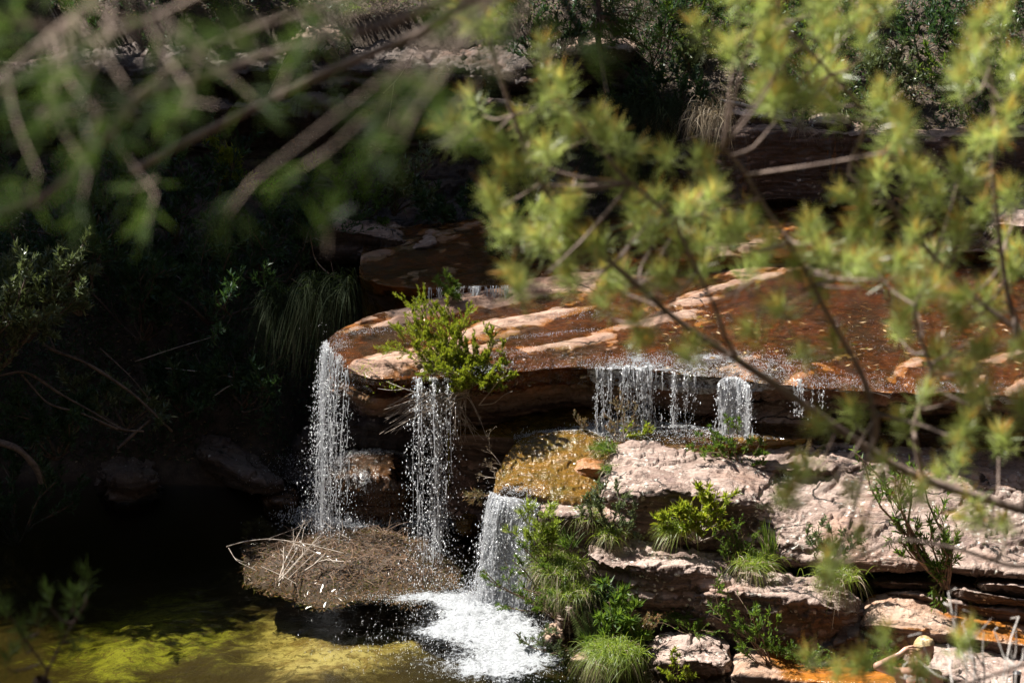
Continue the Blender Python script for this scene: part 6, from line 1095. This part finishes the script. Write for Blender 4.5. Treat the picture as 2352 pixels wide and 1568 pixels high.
# head
F = unit(np.array([.42, -.84, -.34])); Up = unit(crown-chin + .3*np.array([0, 0, 1]) ); Up = unit(Up - F*(Up@F)); Rt = np.cross(F, Up)
hc = crown*.52+chin*.48+F*-.012; n1, n2 = 40, 56
th = np.linspace(.001, np.pi-.001, n1)[:, None]; ph = np.linspace(0, 2*np.pi, n2, endpoint=False)[None]
lx = np.sin(th)*np.sin(ph); lf_ = np.sin(th)*np.cos(ph); lu = np.cos(th)+0*ph
wd = .074*(1-.30*sstep(-.15, -1, lu)); dp = .092*(1-.12*sstep(-.2, -1, lu)*(lf_ < 0)); 
X_ = lx*wd; F_ = lf_*dp + .012*sstep(-.3, -.9, lu)*np.clip(lf_, 0, 1); U_ = lu*.115
F_ = F_ + .008*np.exp(-((lu-.22)/.10)**2-((lx)/.6)**2)*(lf_ > 0) - .010*(np.exp(-((lu-.05)/.13)**2-((np.abs(lx)-.42)/.2)**2))*(lf_ > 0)
H_ = hc + X_[..., None]*Rt + F_[..., None]*F + U_[..., None]*Up
V_.append(H_.reshape(-1, 3)); Q_.append(grid_quads(n1, n2, True)+nn[0]); polys.extend([[nn[0]+i for i in range(n2)], [nn[0]+(n1-1)*n2+i for i in range(n2)][::-1]]); nn[0] += n1*n2
hp = lambda x, f, u: hc + Rt*x + F*f + Up*u
addc(hp(0, .085, .012), hp(0, .104, -.018), .008, .0115); addc(hp(-.010, .092, -.022), hp(.010, .092, -.022), .008, .008); addc(hp(0, .078, -.09), hp(0, .082, -.088), .02, .018)
addc(hp(-.03, .068, -.03), hp(-.035, .06, -.02), .022, .02); addc(hp(.03, .068, -.03), hp(.035, .06, -.02), .022, .02)
sgn_ = -1 if (hp(-.075, 0, 0)[0] < hp(.075, 0, 0)[0]) else 1
for s in (-1, 1):
    c = [hp(s*.078, .0, .022), hp(s*.084, -.012, .026), hp(s*.086, -.018, .008), hp(s*.080, -.006, -.018), hp(s*.076, .004, -.024)]
    for i in range(4): addc(c[i], c[i+1], .0065, .0065)
root = empty('person', (float(hip[0]), float(hip[1]), float(seat_z))); ro = np.array(root.location)
bm = bpy.data.meshes.new('body'); VV = np.concatenate(V_)-ro; QQ = np.concatenate(Q_); bm.from_pydata([tuple(v) for v in VV], [], [tuple(int(i) for i in q) for q in QQ]+[tuple(c) for c in polys]); bm.update()
body = bpy.data.objects.new('body', bm); scene.collection.objects.link(body); body.parent = root; bm.materials.append(M_skin)
rm = body.modifiers.new('r', 'REMESH'); rm.mode = 'VOXEL'; rm.voxel_size = .0042; rm.use_smooth_shade = True
smo = body.modifiers.new('s', 'SMOOTH'); smo.factor = .5; smo.iterations = 3
# face details, hair, jewellery, swimsuit
def blob_(name, c, r, mat, sc=(1, 1, 1)):
    n = 14; t = np.linspace(0.01, np.pi-.01, n)[:, None]; p = np.linspace(0, 2*np.pi, 18, endpoint=False)[None]
    V = c + (np.sin(t)*np.cos(p)*sc[0]*r)[..., None]*Rt + (np.sin(t)*np.sin(p)*sc[1]*r)[..., None]*F + ((np.cos(t)+0*p)*sc[2]*r)[..., None]*Up
    return mesh(name, (V-ro).reshape(-1, 3), grid_quads(n, 18, True), mat=mat, parent=root)
M_eye = solid('eye_dark', (.05, .035, .03), .2); M_lip = solid('lip_red', (.45, .10, .09), .35); M_brow = solid('brow', (.22, .13, .08), .8)
for s in (-1, 1):
    blob_('eye', hp(s*.031, .0835, .008), .011, M_eye, (1.2, .35, .5)); blob_('eyebrow', hp(s*.032, .088, .028), .014, M_brow, (1.3, .3, .22))
blob_('lips', hp(0, .0925, -.052), .020, M_lip, (1.15, .35, .36)); blob_('teeth', hp(0, .0955, -.052), .013, solid('teeth', (.8, .77, .7), .3), (1.1, .3, .22))
M_hair = mat_leaf('hair_blonde', (.55, .40, .20), (.80, .64, .38), trans=.25, rough=.35, spec=.6, tcol=(.6, .42, .2))
mb = MB(); m1 = (lu > .50-.95*np.clip(-lf_+.25, -1, 1)-.30*np.abs(lx)) & (lu > -.45) | (lf_ < -.25)
HH = hc + (X_*1.09)[..., None]*Rt + ((F_*1.07)-.002)[..., None]*F + (U_*1.07)[..., None]*Up
HH = HH + .0022*fbm(np.stack([lx*3, lf_*2, lu*14], -1), 2.0, 3)[..., None]*(HH-hc)/.1
q = grid_quads(n1, n2, True); mk = m1.ravel(); q = q[mk[q].all(1)]; mb.add((HH-ro).reshape(-1, 3), q)
rs = np.random.default_rng(4)
def ell(x, f, u, k=1.08):
    d = np.array([x, f, u], float); d /= np.linalg.norm(d); return hc + Rt*d[0]*.075*k + F*d[1]*.093*k + Up*d[2]*.115*k
for k in range(420):
    x0 = rs.uniform(-.85, .85); s_ = np.sign(x0) if abs(x0) > .15 else rs.choice([-1, 1]); kk = 1.105+.035*rs.random()
    pts = [ell(x0, .62-.45*abs(x0), .75-.25*abs(x0), kk), ell(x0*1.1+.15*s_, .15-.2*abs(x0), .8-.4*abs(x0), kk+.01), ell(.9*s_, -.35-.1*rs.random(), .35-.3*rs.random(), kk), ell(.75*s_, -.6, -.35, kk)]
    e = pts[-1]; dr = rs.random(); pts += [e+Up*-.05+Rt*s_*-.008+rs.normal(size=3)*.006, e+np.array([rs.normal()*.014, -.02+rs.normal()*.02, -.09-.07*dr])]
    mb.tube(smooth_path([p-ro for p in pts], 20), .0019, .0010, 3)
for k in range(30):
    s0 = ell(.95, .25, -.05, 1.03); mb.tube(smooth_path([ell(.7, .5, .6)-ro, s0-ro, s0-ro+[.006, -.01, -.06], s0-ro+[.002+rs.normal()*.008, -.012, -.12]], 10), .0014, .0008, 3)
mb.build('hair', M_hair, root)
ang = np.linspace(0, 2*np.pi, 24); dA = unit(wri-elb); xA = unit(np.cross(dA, [0, 0, 1])); yA = np.cross(dA, xA)
for off in (.022, .040):
    c = wri - dA*off; mb = MB(); mb.tube(np.array([c-ro+(xA*math.cos(t)+yA*math.sin(t))*.027 for t in ang]), .0022, .0022, 5); mb.build('bracelet', solid('silver', (.8, .8, .8), .25, 1.0), root)
c = chest+np.array([0, 0, -.055]); mb = MB(); nA = 40
for r_ in range(1):
    th_ = np.linspace(0, 2*np.pi, nA, endpoint=False); zz = np.linspace(-.055, .055, 9)
    G = np.array([[c-ro+np.array([math.cos(t)*(.147), math.sin(t)*(.118)-(.045 if math.sin(t) < 0 else 0)*abs(math.sin(t)), z]) for t in th_] for z in zz]); mb.add(G.reshape(-1, 3), grid_quads(9, nA, True))
mb.build('swimsuit_top', solid('coral_cloth', (.75, .30, .22), .7), root)
for s_, e_ in ((chest+[-.06, -.14, -.01], neck+[-.03, .03, -.005]), (chest+[.07, -.14, -.01], neck+[.045, .03, -.01])):
    mb = MB(); mb.tube(smooth_path([s_-ro, (s_*.5+e_*.5)+[0, -.045, .01]-ro, e_-ro], 14), .011, .010, 6); mb.build('strap', solid('strap_cloth', (.62, .16, .12), .7), root)
mb = MB(); G = np.array([[hip-ro+np.array([math.cos(t)*.195, math.sin(t)*.13, z]) for t in th_] for z in np.linspace(-.04, .09, 6)]); mb.add(G.reshape(-1, 3), grid_quads(6, nA, True)); mb.build('swimsuit_bottom', solid('coral_cloth_low', (.75, .30, .22), .7), root)
tag(root, 'fair haired person in a coral swimsuit, seated, one hand behind the ear', 'person')
sr = seat_z
boulder('low seat rock beneath the seated person', [[(1950, 1700, 18.1), (1950, 1650, 18.1), (1950, 1655, 17.7), (1950, 1670, 17.4), (1950, 1700, 17.4), (1950, 1730, 17.45), (1950, 1740, 17.7)]]*0 + [ring(1960, 1690, 1700, 1720, 1750, 1800, 18.1, 17.45), ring(2060, 1665, 1680, 1705, 1750, 1800, 18.2, 17.4), ring(2180, 1665, 1680, 1705, 1750, 1800, 18.2, 17.35), ring(2280, 1690, 1700, 1720, 1750, 1800, 18.1, 17.45)], MR_pale, nl=60, nr=60, amp=.4, seed=120)
mb = MB(); at = np.array([P(2336, 1543, 18.45)[0], 18.45, P(2336, 1543, 18.45)[2]-.135]); root = empty('cup', at)
pr = [(.0, 0), (.026, 0), (.030, .004), (.032, .05), (.035, .11), (.036, .125)]; th_ = np.linspace(0, 2*np.pi, 32, endpoint=False)
G = np.array([[(r*math.cos(t), r*math.sin(t), z) for t in th_] for r, z in pr]); mb.add(G.reshape(-1, 3), grid_quads(len(pr), 32, True)); mb.build('body', solid('black_enamel', (.02, .02, .022), .25), root)
mb = MB(); pr = [(.036, .125), (.038, .128), (.038, .134), (.035, .136), (.033, .132), (.031, .06), (.0, .05)]; G = np.array([[(r*math.cos(t), r*math.sin(t), z) for t in th_] for r, z in pr]); mb.add(G.reshape(-1, 3), grid_quads(len(pr), 32, True)); mb.build('rim', solid('steel', (.75, .76, .78), .2, 1.0), root)
tag(root, 'black cup with a bright steel rim standing on the smooth pale rock', 'cup')
